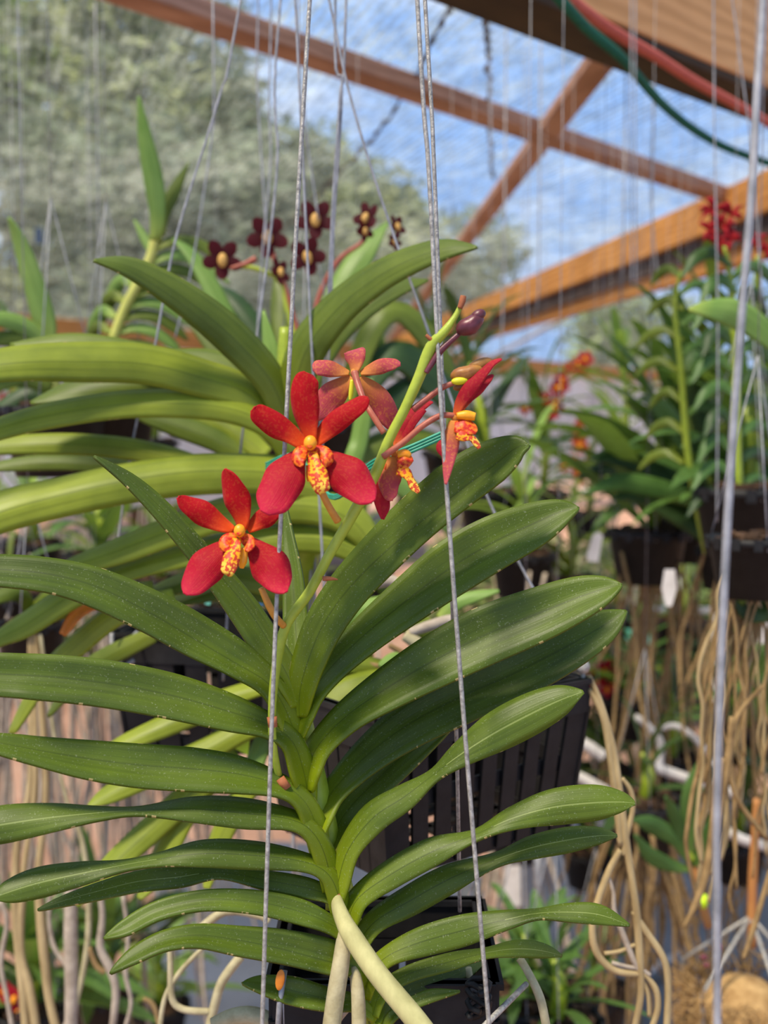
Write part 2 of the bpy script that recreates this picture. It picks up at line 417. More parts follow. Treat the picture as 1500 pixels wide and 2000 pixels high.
# near rafter, top right
zb_ = CEIL - .2
a, b = PZ(780, -136, zb_), PZ(1860, 323, zb_)
pr = Vector((-(b - a).y, (b - a).x, 0)).normalized()
if pr.y < 0: pr = -pr
beam('trim_10', a + pr * .045 + Vector((0, 0, .11)), b + pr * .045 + Vector((0, 0, .11)), .09, .22, M['wood'])
beam('trim_11', a + pr * .055 + Vector((0, 0, -.008)), b + pr * .055 + Vector((0, 0, -.008)), .105, .016, M['woodk'])  # added dark strip covering the underside, its colour stands for shade
# amber rafter, right
a, b = level(1660, 262, CEIL), level(700, 692, CEIL)
a.z = b.z = CEIL - .0
beam('trim_12', a + Vector((0, 0, -.07)), b + Vector((0, 0, -.07)), .06, .13, M['woodo'])
off = Vector((.05, -.05, 0))
beam('trim_13', a + Vector((.035, -.04, -.17)), b + Vector((.035, -.04, -.17)), .07, .07, M['woodd'])
beam('trim_14', a + Vector((.05, -.09, -.20)), b + Vector((.04, -.02, -.14)), .05, .14, M['woodo'])
# thin white conduit under the far net
bz = MB(); bz.tube([level(900, 730, CEIL - .1), level(1160, 590, CEIL - .1), level(1500, 470, CEIL - .1)], .016, 8)
o = bz.build('conduit', M['white']); tag(o, 'thin white conduit running under the net beyond the amber rafter', 'pipe')
# stitched seams of the net
def seam(pts, label):
    b = MB(); q = crom([list(PZ(x, y, CEIL - .006)) for x, y in pts], 60)
    b.tube([Vector(p) + Vector((random.uniform(-.006, .006), random.uniform(-.006, .006), 0)) for p in q], [.003 + .004 * (i % 3 == 0) for i in range(60)], 5)
    o = b.build('net_seam', M['woodd']); tag(o, label, 'seam')
seam([(948, 0), (954, 150), (962, 350)], 'dark knotted seam in the net running down beside the long batten')
seam([(880, 20), (760, 230), (640, 360), (480, 520)], 'dark stitched seam slanting left across the net')

# trees outside, seen through the net
def barkf(t):
    tcn = N(t, 'ShaderNodeTexCoord'); n = noise(t, 8, 6, tcn.outputs['Object'], .7, (1, 1, .25)); return prin(t, ramp(t, n, [(.3, rgb('#4a3c30')), (.7, rgb('#8a7864'))]), .9, .1, n, 1)
BARK = mat('tree_bark', barkf)
def treeleaf(name, c1, c2):
    def f(t):
        g = N(t, 'ShaderNodeNewGeometry'); c = ramp(t, g.outputs['Random Per Island'], [(0, rgb(c1)), (1, rgb(c2))]); return transl(t, prin(t, c, .6, .3), c, .35)
    return mat(name, f)
TL = [treeleaf('tree_leaf_a', '#34461c', '#8fa45a'), treeleaf('tree_leaf_b', '#4c5a30', '#a3ab78'), treeleaf('tree_leaf_c', '#3c4a34', '#7f8c70')]
def tree(x, y, h, r, seed, m, label, nl=9500, low=.25):
    rnd = random.Random(seed); t = thing('tree', label, 'tree', (x, y, GZ), 'trees beyond the net')
    b = MB(); blobs = []
    b.tube([(x, y, 0), (x + .1, y, h * .3), (x - .1, y + .1, h * .6)], [.16, .13, .07], 8)
    for i in range(16):
        a = rnd.uniform(0, 6.28); rr = r * rnd.uniform(.2, .85); zz = h * rnd.uniform(low, .92)
        p = Vector((x + rr * math.cos(a), y + rr * math.sin(a), zz)); blobs.append((p, r * rnd.uniform(.3, .5)))
        s = Vector((x, y, zz * rnd.uniform(.4, .6))); b.tube([s, s.lerp(p, .5) + Vector((0, 0, .1)), p], [.06, .04, .015], 5)
    b.build('trunk', BARK, t)
    f = MB()
    for i in range(nl):
        p, rr = rnd.choice(blobs)
        d = Vector((rnd.gauss(0, 1), rnd.gauss(0, 1), rnd.gauss(0, .8))); d.normalize(); q = p + d * rr * rnd.uniform(.5, 1.1)
        s = rnd.uniform(.09, .19); u = Vector((rnd.gauss(0, 1), rnd.gauss(0, 1), rnd.gauss(0, .6))).normalized(); v = u.orthogonal().normalized() * s * .4; u = u * s
        f.add([q - u, q + v, q + u, q - v], [(0, 1, 2, 3)])
    f.build('foliage', m, t, smooth=False)
tree(-5.6, 15.5, 7.4, 2.5, 1, TL[0], 'broad pale green tree behind the net at the far left')
tree(-1.9, 18.8, 7.6, 2.4, 2, TL[1], 'pale olive tree behind the net above the tall yellow-stemmed orchid')
tree(-2.3, 12.6, 5.0, 1.7, 3, TL[2], 'grey-green tree close behind the far left of the net', 6500)
tree(.35, 20.5, 5.9, 1.9, 4, TL[2], 'grey-green tree behind the net over the burgundy flowers')
tree(-3.4, 15.6, 9.0, 2.3, 21, TL[1], 'tall pale tree behind the net over the upright pointed leaf', 9500)
tree(-9.5, 20, 10.5, 3.6, 5, TL[1], 'tallest tree, outside beyond the left edge')
tree(-5.2, 9.4, 5.8, 1.8, 9, TL[0], 'leafy tree reaching over the net at the top left corner', 6500)
tree(5.2, 24, 4.6, 1.9, 6, TL[0], 'low green tree beyond the far wall at middle right', 4000)
tree(10.6, 24, 5.0, 2.1, 7, TL[2], 'low grey-green tree beyond the far wall at the right', 4000)

#INSERT
# ------------------------------------------------------------------ ribbons: leaves and petals
def ribbon(name, pts, d0, d1, m, parent=None, k=-.35, tilt=.45, thick=.0016, bow=0.0, vspan=(0, 1), nc=7, px=0, nominal=None, per=6):
    """pts: (x, y, width[, mid]) along the blade; d0..d1 distance; k<0 a groove, tilt>0 upper edge away"""
    pts = [(p[0], p[1], p[2], p[3] if len(p) > 3 else 0.0) for p in pts]
    n = max(10, per * (len(pts) - 1)); q = crom(pts, n)
    mw = nominal or max(p[2] for p in pts)
    sgn = 0
    for i in range(n):
        a, b = q[max(i - 1, 0)], q[min(i + 1, n - 1)]; sgn += -(b[0] - a[0])
    sgn = 1 if sgn < 0 else -1
    if abs(q[-1][0] - q[0][0]) < .35 * abs(q[-1][1] - q[0][1]): sgn = 1 if q[-1][1] < q[0][1] else -1
    b_ = MB(); vs = []; uv = []
    for i in range(n):
        a, b = q[max(i - 1, 0)], q[min(i + 1, n - 1)]; dx, dy = b[0] - a[0], b[1] - a[1]; l = math.hypot(dx, dy) or 1
        nx, ny = dy / l * sgn, -dx / l * sgn
        s = i / (n - 1); d = d0 + (d1 - d0) * s + bow * 4 * s * (1 - s)
        x, y, wd, mm = q[i]; wd = max(wd, .6); mm = max(-.8, min(.8, mm))
        env = min(1, s / .12 + .3, ((1 - s) / .2) ** .6 if s < 1 else 0)
        nom = mw * max(env, 0); edge = math.sqrt(max(0, nom * nom - wd * wd)) if wd < nom else 0
        edge *= .35
        for j in range(nc):
            c = -1 + 2 * j / (nc - 1); cc = mm + c * (1 - mm) if c > 0 else mm + c * (1 + mm)
            hw = wd / 2
            dd = (hw * tilt + edge * .5) * c - k * -1 * 0
            dd += -k * hw * (1 - abs(c))
            if thick < .0012: dd += 2.6 * c * c * math.sin(s * 11 + 2.3 * c + x * .7 * 0) * min(1, hw / 20); hw *= 1 + .05 * math.sin(s * 13 + 3 * c)
            vs.append(P(x + nx * hw * cc, y + ny * hw * cc, d + dd * d / F)); uv.append((j / (nc - 1), vspan[0] + (vspan[1] - vspan[0]) * s))
    fs = [(i * nc + j, i * nc + j + 1, (i + 1) * nc + j + 1, (i + 1) * nc + j) for i in range(n - 1) for j in range(nc - 1)]
    b_.add(vs, fs, uv); o = b_.build(name, m, parent); solid(o, thick); return o
def ptube(name, pts, d, m, parent=None, n=10, per=5):
    """pts (x, y, radius[, distance]) in pixels at distance d"""
    rows = [(p[0], p[1], p[2], p[3] if len(p) > 3 else d) for p in pts]
    q = crom(rows, max(2, per * (len(rows) - 1) + 1)) if len(rows) > 2 else rows
    b = MB(); b.tube([P(a[0], a[1], a[3]) for a in q], [max(.0001, a[2] * a[3] / F) for a in q], n); return b.build(name, m, parent)
def pball(name, x, y, rx, ry, d, m, parent=None, ang=0, fn=None, rz=None):
    b = MB(); r = RM @ Matrix.Rotation(math.radians(-ang), 3, 'Z')
    k = d / F; b.ball(P(x, y, d), (rx * k, ry * k, (rz or min(rx, ry)) * k), r, 16, 12, fn); return b.build(name, m, parent)

# ================================================================== the foreground orchid
FG = thing('vanda_orchid', 'large green strap-leaved orchid with red flowers in the centre foreground', 'orchid', P(760, 2060, .67))
ptube('stem', [(572, 1300, 16, .664), (578, 1380, 26, .664), (598, 1480, 30, .664), (622, 1580, 30, .664), (645, 1670, 28, .664), (668, 1750, 26, .664), (695, 1850, 25, .664), (722, 1950, 24, .664), (745, 2030, 22, .664), (752, 2080, 20, .664)], .664, M['stem'], FG, 12)
lf = M['leaf']
def leaf(pts, d1, k=-.35, tilt=.45, d0=.648, bow=0, m=None, vs=(0, 1)): ribbon('leaf', pts, d0, d1, m or lf, FG, k, tilt, .0018, bow, vs)
# right rank, from the crown down
leaf([(586, 1400, 30), (588, 1350, 52), (602, 1295, 64), (632, 1222, 76), (680, 1150, 82, -.05), (745, 1078, 88, -.15), (820, 1005, 93, -.3), (900, 940, 96, -.3), (962, 900, 84, -.25), (1008, 874, 50, -.1), (1034, 872, 5)], .62, -.3, .3)
leaf([(578, 1440, 30), (590, 1395, 46), (612, 1350, 48), (655, 1297, 58), (720, 1235, 74), (800, 1170, 92), (880, 1110, 108), (960, 1062, 106), (1040, 1025, 88), (1095, 1001, 54), (1131, 993, 6)], .66, -.4, .3)
leaf([(596, 1545, 34), (604, 1500, 48), (625, 1455, 50), (680, 1398, 62), (760, 1343, 84), (850, 1290, 104), (950, 1240, 114), (1050, 1200, 106), (1130, 1168, 86), (1182, 1151, 54), (1215, 1143, 6)], .64, -.4, .35)
leaf([(612, 1640, 34), (628, 1590, 46), (655, 1542, 48), (720, 1475, 70), (800, 1415, 92), (900, 1362, 104), (1000, 1318, 104), (1100, 1268, 92), (1180, 1222, 66), (1224, 1194, 6)], .70, -.35, .4)
leaf([(632, 1710, 34), (645, 1655, 44), (672, 1595, 48), (725, 1535, 66), (790, 1475, 64), (860, 1420, 40), (900, 1395, 8)], .70, -.3, .4)
leaf([(652, 1780, 30), (662, 1725, 42), (682, 1660, 44), (730, 1598, 58), (790, 1558, 50), (848, 1515, 24), (900, 1475, 48), (970, 1430, 78), (1040, 1393, 80), (1098, 1366, 58), (1140, 1352, 6)], .63, .28, .3, m=M['leafu'])
leaf([(672, 1845, 30), (682, 1795, 40), (704, 1752, 44), (770, 1705, 56), (850, 1662, 54), (930, 1632, 22), (1000, 1600, 44), (1080, 1577, 70), (1160, 1568, 70), (1212, 1567, 42), (1240, 1570, 6)], .64, .28, .3, m=M['leafu'])
leaf([(690, 1900, 30), (700, 1850, 36), (732, 1802, 44), (800, 1760, 58), (880, 1716, 56), (970, 1680, 28), (1040, 1656, 46), (1110, 1641, 50), (1168, 1633, 34), (1204, 1633, 5)], .68, .28, .3, m=M['leafu'])
leaf([(712, 1950, 26), (728, 1900, 34), (762, 1866, 40), (830, 1838, 60), (910, 1816, 62), (990, 1797, 38), (1050, 1786, 20), (1110, 1783, 36), (1170, 1787, 40), (1229, 1808, 5)], .64, .08, .3, m=M['leafu'])
leaf([(728, 1985, 24), (748, 1935, 30), (800, 1902, 34), (880, 1878, 36), (950, 1862, 22), (1010, 1853, 36), (1060, 1857, 30), (1096, 1867, 5)], .69, .05, .3, m=M['leafu'])
leaf([(732, 2000, 20), (760, 1955, 30), (820, 1932, 42), (900, 1902, 32), (948, 1878, 6)], .72, -.2, .3)
leaf([(745, 2020, 14), (765, 1985, 22), (800, 1962, 26), (845, 1944, 26), (898, 1936, 5)], .66, -.3, .3)
# left rank
leaf([(582, 1380, 30), (566, 1330, 54), (528, 1270, 62, .2), (475, 1190, 62, .25), (422, 1120, 52, .1), (370, 1058, 44, .1), (310, 990, 38), (250, 935, 26), (183, 891, 4)], .64, -.4, .2)
leaf([(586, 1370, 30), (584, 1310, 46), (578, 1230, 50), (572, 1130, 40), (563, 1045, 20), (558, 988, 3)], .71, -.3, .0)
leaf([(582, 1470, 34), (566, 1410, 46), (530, 1340, 50, -.1), (465, 1288, 70, -.3), (380, 1240, 84, -.2), (290, 1192, 84, -.1), (190, 1148, 78), (100, 1124, 68), (0, 1114, 62), (-100, 1112, 48), (-190, 1125, 5)], .61, -.35, .45)
leaf([(602, 1570, 34), (592, 1510, 50), (570, 1450, 44), (525, 1418, 48), (450, 1392, 72), (350, 1363, 88), (250, 1342, 92), (150, 1328, 92), (50, 1320, 88), (-60, 1316, 74), (-180, 1322, 8)], .60, -.4, .45)
leaf([(626, 1680, 34), (616, 1615, 46), (592, 1565, 40), (550, 1536, 44), (470, 1514, 72), (380, 1503, 86), (270, 1495, 86), (170, 1483, 76), (80, 1468, 58), (0, 1453, 42), (-90, 1440, 8)], .60, -.35, .5)
leaf([(646, 1740, 34), (636, 1680, 44), (612, 1630, 38), (570, 1603, 40), (480, 1590, 60), (380, 1582, 50), (270, 1585, 16), (190, 1590, 28), (100, 1598, 56), (0, 1612, 74), (-90, 1630, 50), (-140, 1642, 5)], .60, .28, .4, m=M['leafu'])
leaf([(664, 1800, 32), (658, 1745, 42), (636, 1705, 34), (590, 1684, 38), (500, 1672, 56), (400, 1668, 54), (310, 1680, 26), (240, 1692, 22), (160, 1707, 46), (80, 1724, 60), (20, 1742, 45), (-16, 1756, 5)], .61, .28, .4, m=M['leafu'])
leaf([(680, 1840, 28), (672, 1790, 34), (650, 1755, 28), (600, 1735, 42), (520, 1720, 40), (430, 1705, 24), (350, 1713, 44), (270, 1722, 42), (190, 1742, 34), (120, 1762, 20), (74, 1778, 4)], .64, .0, .35, m=M['leafu'])
leaf([(698, 1890, 26), (688, 1845, 32), (655, 1812, 32), (590, 1782, 50), (500, 1762, 48), (400, 1758, 42), (310, 1778, 38), (245, 1812, 32), (203, 1833, 5)], .62, -.3, .4)
leaf([(712, 1930, 24), (702, 1895, 30), (655, 1872, 66, -.3), (560, 1850, 68, -.2), (470, 1838, 60), (390, 1828, 48), (320, 1838, 40), (260, 1868, 30), (215, 1901, 4)], .61, -.3, .4)
leaf([(735, 1990, 20), (695, 1960, 34), (640, 1952, 48), (570, 1935, 56), (510, 1922, 36), (473, 1920, 5)], .64, -.3, .4)
leaf([(735, 2020, 14), (715, 1950, 20), (690, 1905, 16), (650, 1885, 5)], .69, -.2, .2)
# bract flaps and withered patch
pball('withered_patch', 547, 1914, 9, 21, .634, M['orange'], FG, 8, rz=3)['label'] = 'orange withered patch'
# aerial roots of the foreground plant
ptube('aerial_root', [(657, 1748, 9, .645), (661, 1772, 14, .64), (672, 1800, 17, .635), (690, 1832, 20, .63), (740, 1905, 21, .62), (812, 1992, 22, .61), (870, 2070, 22, .60)], .63, M['rootg'], FG, 14)['label'] = 'thick cream aerial root slanting right'
ptube('root_bract', [(655, 1728, 1.5), (657, 1745, 7), (660, 1756, 10)], .644, M['dry'], FG)
ptube('aerial_root', [(668, 1818, 7, .642), (670, 1838, 14, .638), (666, 1880, 17, .635), (655, 1950, 18, .633), (640, 2060, 18, .63)], .635, M['root'], FG, 14)
ptube('aerial_root', [(690, 1890, 6, .642), (695, 1912, 12, .638), (700, 1960, 14, .635), (702, 2060, 15, .63)], .635, M['root'], FG, 12)
ptube('aerial_root', [(688, 1958, 8), (662, 1985, 10), (640, 2020, 10)], .66, M['rootw'], FG)
ptube('aerial_root', [(718, 1966, 8), (740, 1990, 10), (775, 2030, 11)], .66, M['rootw'], FG)

# ---- flower stalk
SP = ptube('flower_stalk', [(560, 1545, 4, .652), (545, 1515, 7, .640), (534, 1460, 8, .632), (531, 1400, 8, .628), (535, 1335, 9, .625), (545, 1270, 10, .622), (562, 1215, 10, .62), (605, 1155, 10, .618), (645, 1080, 10, .615), (690, 1003, 11, .612), (733, 925, 11, .610), (760, 858, 10, .608), (790, 800, 10, .606), (818, 738, 11, .604), (842, 678, 12, .602), (868, 648, 9, .60), (888, 620, 6, .60), (900, 596, 5, .60), (904, 580, 5, .60)], .61, M['spike'], FG, 12)
ptube('bud', [(898, 602, 5), (903, 588, 6.5), (905, 578, 6)], .598, M['dry'], FG)['label'] = 'tiny unopened bud at the stalk tip'
for x, y, x2, y2, dd in ((533, 1420, 531, 1400, .626), (547, 1520, 560, 1540, .636)):
    ptube('stalk_bract', [(x, y, 9), (x2, y2, 10)], dd, M['dry'], FG)
ptube('stalk_bract', [(630, 1130, 5), (645, 1130, 4), (660, 1132, 1)], .610, M['dry'], FG)
ptube('stalk_bract', [(848, 668, 4), (838, 660, 4), (832, 654, 3)], .600, M['dry'], FG)

def flower(label, petals, d, base, centre=None, pedicel=None, pmat=None, spur=None, lipscale=1.0, ax=0):
    """base: pistil body (a mesh part) with petals, lip and pedicel as its own pieces"""
    x, y = base
    b = MB(); k = d / F
    f = pball('flower', x, y, 9, 9, d + .001, M['lobe'] if centre else (pmat or M['petb']), FG, rz=7); f['label'] = label
    for nm, pts, d1, m in petals:
        q = ribbon(nm, pts, d, d1, m, f, .25, .08, .0009, 0, (0, 1), 7, per=6)
    if pedicel: 
        ptube('pedicel', pedicel[0], pedicel[1], pedicel[2], f)
    return f
PT, SE = M['pet'], M['sep']
f1 = flower('larger open red flower facing the camera', [
    ('sepal', [(607, 868, 20), (603, 838, 34), (598, 800, 50), (595, 765, 56), (599, 740, 44), (603, 729, 20)], .592, PT),
    ('petal', [(598, 874, 20), (570, 850, 36), (540, 832, 46), (515, 815, 46), (500, 803, 32), (494, 798, 12)], .590, PT),
    ('petal', [(612, 868, 20), (634, 845, 34), (660, 822, 40), (690, 800, 38), (710, 785, 26), (720, 778, 8)], .590, PT),
    ('sepal', [(594, 882, 18), (578, 900, 44), (560, 930, 76), (543, 960, 80), (528, 984, 62), (517, 1002, 20)], .580, SE),
    ('sepal', [(630, 884, 16), (652, 904, 50), (680, 930, 76), (704, 954, 66), (720, 970, 42), (729, 979, 12)], .582, SE)],
    .597, (606, 876), True, ([(610, 905, 6, .605), (622, 945, 7, .604), (640, 985, 7, .606), (660, 1018, 8, .611)], .605, M['pedy']))
def centre(f, x, y, d, s, lean):
    pball('column', x, y - 4 * s, 13 * s, 15 * s, d - .006, M['yel'], f, rz=12 * s)['label'] = 'yellow column'
    pball('column_cap', x - 1 * s, y + 3 * s, 6 * s, 5 * s, d - .0084, M['lobe'], f, rz=2.5 * s)
    for sg in (-1, 1):
        ribbon('lip_lobe', [(x + lean * 2 + sg * 6 * s, y + 8 * s, 14 * s), (x + lean * 4 + sg * 22 * s, y + 17 * s, 28 * s), (x + lean * 5 + sg * 27 * s, y + 29 * s, 25 * s), (x + lean * 5 + sg * 21 * s, y + 42 * s, 8 * s)], d - .001, d - .007, M['lobe'], f, .4, .1, .0012)
    ribbon('lip', [(x + lean * 5, y + 14 * s, 18 * s), (x + lean * 9, y + 38 * s, 26 * s), (x + lean * 15, y + 58 * s, 36 * s), (x + lean * 20, y + 76 * s, 36 * s), (x + lean * 25, y + 88 * s, 28 * s), (x + lean * 27, y + 92 * s, 18 * s)], d - .004, d - .012, M['lip'], f, .45, 0, .001, -.004)
    ptube('spur', [(x + lean * -2, y + 40 * s, 7 * s), (x + lean * -3, y + 60 * s, 6 * s), (x + lean * -3, y + 72 * s, 3 * s)], d + .001, M['yel'], f)
centre(f1, 606, 869, .594, 1.0, 1.0)
f2 = flower('lower open red flower facing the camera', [
    ('sepal', [(474, 1036, 14), (472, 1008, 34), (464, 975, 50), (452, 945, 40), (443, 925, 20), (440, 916, 5)], .600, PT),
    ('petal', [(456, 1036, 14), (425, 1020, 36), (395, 1002, 46), (370, 988, 38), (355, 977, 22), (348, 971, 8)], .598, PT),
    ('petal', [(484, 1036, 14), (506, 1018, 34), (528, 1006, 36), (548, 990, 20), (556, 978, 5)], .606, PT),
    ('sepal', [(454, 1058, 18), (432, 1078, 46), (406, 1106, 68), (384, 1133, 60), (369, 1150, 36), (361, 1160, 10)], .590, SE),
    ('sepal', [(486, 1054, 16), (502, 1074, 44), (526, 1105, 74), (543, 1132, 64), (552, 1148, 36), (558, 1157, 10)], .588, SE)],
    .604, (472, 1044), True, ([(510, 1148, 6, .606), (524, 1180, 7, .608), (538, 1205, 7, .612), (554, 1222, 7, .618)], .61, M['pedy']))
centre(f2, 468, 1040, .601, .88, -1.0)
ptube('spur', [(478, 1070, 6), (474, 1095, 9), (472, 1110, 4)], .597, M['yel'], f2)
PB = M['petb']
f3 = flower('rose-backed flower seen from behind', [
    ('sepal', [(692, 728, 12), (694, 712, 26), (694, 698, 40), (693, 688, 42), (692, 684, 30)], .634, PB),
    ('petal', [(682, 729, 8), (660, 724, 24), (638, 720, 32), (620, 718, 28), (611, 719, 10)], .630, PB),
    ('petal', [(704, 729, 8), (728, 721, 24), (752, 714, 28), (770, 711, 20), (782, 712, 6)], .630, PB),
    ('sepal', [(686, 736, 12), (666, 756, 40), (645, 778, 54), (628, 800, 44), (616, 818, 14)], .640, PB),
    ('sepal', [(702, 738, 12), (720, 758, 38), (740, 784, 48), (758, 812, 44), (768, 834, 22), (771, 842, 6)], .640, PB)],
    .628, (693, 728), False, ([(692, 726, 7, .622), (699, 750, 7, .619), (712, 785, 6, .612), (730, 815, 6, .608), (750, 846, 6, .608)], .61, M['pedr']))
ptube('spur', [(688, 742, 4), (686, 765, 5), (684, 782, 3)], .624, M['yelb'], f3)
PD = M['petd']
f4 = flower('side-on flower at the right of the stalk', [
    ('sepal', [(890, 812, 10), (900, 785, 22), (920, 758, 28), (945, 728, 18), (962, 710, 10), (980, 702, 3)], .600, PD),
    ('petal', [(896, 806, 8), (915, 778, 18), (938, 755, 22), (955, 740, 12), (963, 733, 4)], .610, PD),
    ('sepal', [(886, 822, 14), (882, 850, 30), (878, 885, 30), (874, 915, 18), (871, 946, 4)], .596, M['petb']),
    ('petal', [(886, 850, 6), (872, 862, 16), (862, 875, 20), (868, 890, 10), (874, 900, 3)], .60, PD)],
    .604, (890, 815), False, ([(888, 812, 6, .605), (860, 812, 6, .603), (825, 832, 6, .602), (790, 862, 6, .604), (748, 892, 7, .607)], .604, M['pedr']))
ptube('column', [(892, 812, 6), (910, 811, 10), (928, 814, 8)], .602, M['yel'], f4)
ribbon('lip_lobe', [(888, 835, 20), (905, 835, 34), (920, 838, 26), (930, 845, 8)], .602, .60, M['lobe'], f4, .3, .2, .001)
ribbon('lip', [(892, 850, 18), (905, 852, 20), (920, 855, 12), (930, 866, 11), (936, 876, 6)], .600, .598, M['lip'], f4, .3, .2, .001)
f5 = flower('half-hidden side-on flower behind the stalk', [
    ('sepal', [(772, 872, 8), (782, 848, 24), (798, 822, 26), (815, 800, 20), (832, 790, 12), (845, 786, 3)], .622, PD),
    ('petal', [(774, 866, 6), (795, 845, 12), (812, 818, 16), (830, 800, 8)], .616, PD),
    ('sepal', [(768, 892, 24), (764, 918, 40), (760, 945, 42), (762, 968, 26), (764, 978, 6)], .614, M['petb']),
    ('sepal', [(748, 905, 14), (742, 935, 26), (744, 965, 34), (748, 992, 26), (748, 1014, 5)], .622, PD)],
    .617, (772, 886), False, ([(768, 880, 6), (756, 872, 6)], .615, M['pedr']))
ptube('column', [(776, 888, 7), (792, 886, 9), (800, 892, 6)], .613, M['yel'], f5)
ribbon('lip_lobe', [(776, 900, 22), (790, 900, 34), (802, 908, 18)], .613, .611, M['lobe'], f5, .3, .2, .001)
ribbon('lip', [(776, 918, 20), (790, 922, 22), (800, 935, 14), (808, 950, 16), (818, 962, 7)], .611, .607, M['lip'], f5, .3, .2, .001)
def budfn(v, th, ph):
    s = 1 + .07 * math.cos(3 * ph) * math.sin(th); t = v.y; return Vector((v.x * s * (1 - .10 * (v.y > 0)), v.y, v.z * s))
def bud(label, x, y, rx, ry, ang, d, m, ped):
    o = pball('bud', x, y, rx, ry, d, m, FG, ang, budfn); o['label'] = label; ptube('pedicel', ped[0], ped[1], ped[2], o); return o
b1 = bud('closed maroon bud', 918, 634, 19, 31, 58, .60, M['maroon'], ([(897, 652, 5), (878, 668, 6), (858, 688, 7), (842, 712, 6), (832, 728, 5)], .601, M['maroon']))
pball('bud_lobe', 934, 616, 11, 16, .599, M['maroon'], b1, 60)
b2 = bud('ochre bud about to open', 912, 728, 16, 34, 76, .606, M['budy'], ([(886, 748, 5), (862, 758, 6), (835, 778, 6), (806, 800, 7)], .606, M['pedr']))
pball('bud_lobe', 898, 744, 8, 17, .604, M['yelb'], b2, 85)
pball('bud_lobe', 938, 712, 12, 26, .607, M['budy'], b2, 72)
pball('bud_lobe', 902, 754, 9, 18, .610, M['budy'], b2, 75)

# ================================================================== black slatted baskets
def basket(name, label, corners, zr, h, slat=.016, ns=9, taper=.86, rimh=.028, grid=True, group=None):
    """four rim corners (x, y); square slatted basket of moulded black plastic"""
    cs = [Vector((c[0], c[1], zr)) for c in corners]; ctr = sum(cs, Vector()) / 4
    bot = [ctr + (c - ctr) * taper - Vector((0, 0, h)) for c in cs]
    t = thing(name, label, 'basket', Vector((ctr.x, ctr.y, zr - h)), group)
    r = MB()
    for i in range(4):
        a, b = cs[i], cs[(i + 1) % 4]; r.beam(a - Vector((0, 0, rimh / 2)), b - Vector((0, 0, rimh / 2)), .005, rimh)
        r.beam(a + (b - a).normalized() * -.003 - Vector((0, 0, .002)), b - Vector((0, 0, .002)), .010, .004)
    o = r.build('rim', M['plastic'], t, False)
    for i in range(4):
        a, b, c, d = cs[i], cs[(i + 1) % 4], bot[i], bot[(i + 1) % 4]; s = MB()
        inn = (ctr - (a + b) / 2); inn.z = 0; inn = inn.normalized()
        for q in range(ns):
            u = (q + .5) / ns; p0 = a.lerp(b, u) - Vector((0, 0, rimh * .8)); p1 = c.lerp(d, u); x = (b - a).normalized()
            wd = slat * (1.5 if q in (0, ns - 1) else 1)
            z = (p1 - p0).normalized(); y = z.cross(x).normalized(); x2 = y.cross(z)
            s.box((p0 + p1) / 2, (wd, .003, (p1 - p0).length), Matrix((x2, y, z)).transposed())
        for hh in (.55, .97):
            s.beam(a.lerp(c, hh) + inn * .003, b.lerp(d, hh) + inn * .003, .003, .012)
        s.build('slatted_side', M['plastic'], t, False)
    g = MB()
    for q in range(5):
        u = (q + .5) / 5; g.beam(bot[0].lerp(bot[1], u), bot[3].lerp(bot[2], u), .01, .003)
        g.beam(bot[0].lerp(bot[3], u), bot[1].lerp(bot[2], u), .01, .003)
    g.build('base_grid', M['plastic'], t, False)
    return t
def corner(x, y, d): p = P(x, y, d); return (p.x, p.y)
# middle right basket: one face runs from the near corner to the far right corner
pa = P(742, 1422, .80); pb = P(1148, 1305, .93)
v = Vector((pb.x - pa.x, pb.y - pa.y)); nrm = Vector((-v.y, v.x)).normalized()
RZ = (pa.z + pb.z) / 2
c3 = Vector((pb.x, pb.y)) + nrm * v.length * .72; c4 = Vector((pa.x, pa.y)) + nrm * v.length * .72
basket('orchid_basket', 'black slatted basket hanging behind the right leaves of the foreground orchid', [(pa.x, pa.y), (pb.x, pb.y), tuple(c3), tuple(c4)], RZ, .125, .0145, 9, .88)
# left basket
pa2 = P(222, 1236, 1.06); pb2 = P(612, 1246, 1.02)
v2 = Vector((pb2.x - pa2.x, pb2.y - pa2.y)); n2 = Vector((-v2.y, v2.x)).normalized(); LZ = (pa2.z + pb2.z) / 2
c3 = Vector((pb2.x, pb2.y)) + n2 * .15; c4 = Vector((pa2.x, pa2.y)) + n2 * .15
basket('orchid_basket', 'black slatted basket hanging at left below the olive strap leaves', [(pa2.x, pa2.y), (pb2.x, pb2.y), tuple(c3), tuple(c4)], LZ, .11, .02, 6, .9)
# the foreground plant's own basket, cut by the lower edge
fa = P(523, 1890, .655); fz = P(600, 1822, .76).z
x0, x1 = P(535, 1850, .70).x, P(965, 1850, .70).x; y0 = fa.y + .035
basket('orchid_basket', 'black slatted basket at the very bottom holding the foreground orchid', [(x0, y0), (x1, y0 - .0), (x1, y0 + .125), (x0, y0 + .125)], fz, .11, .022, 5, .9)

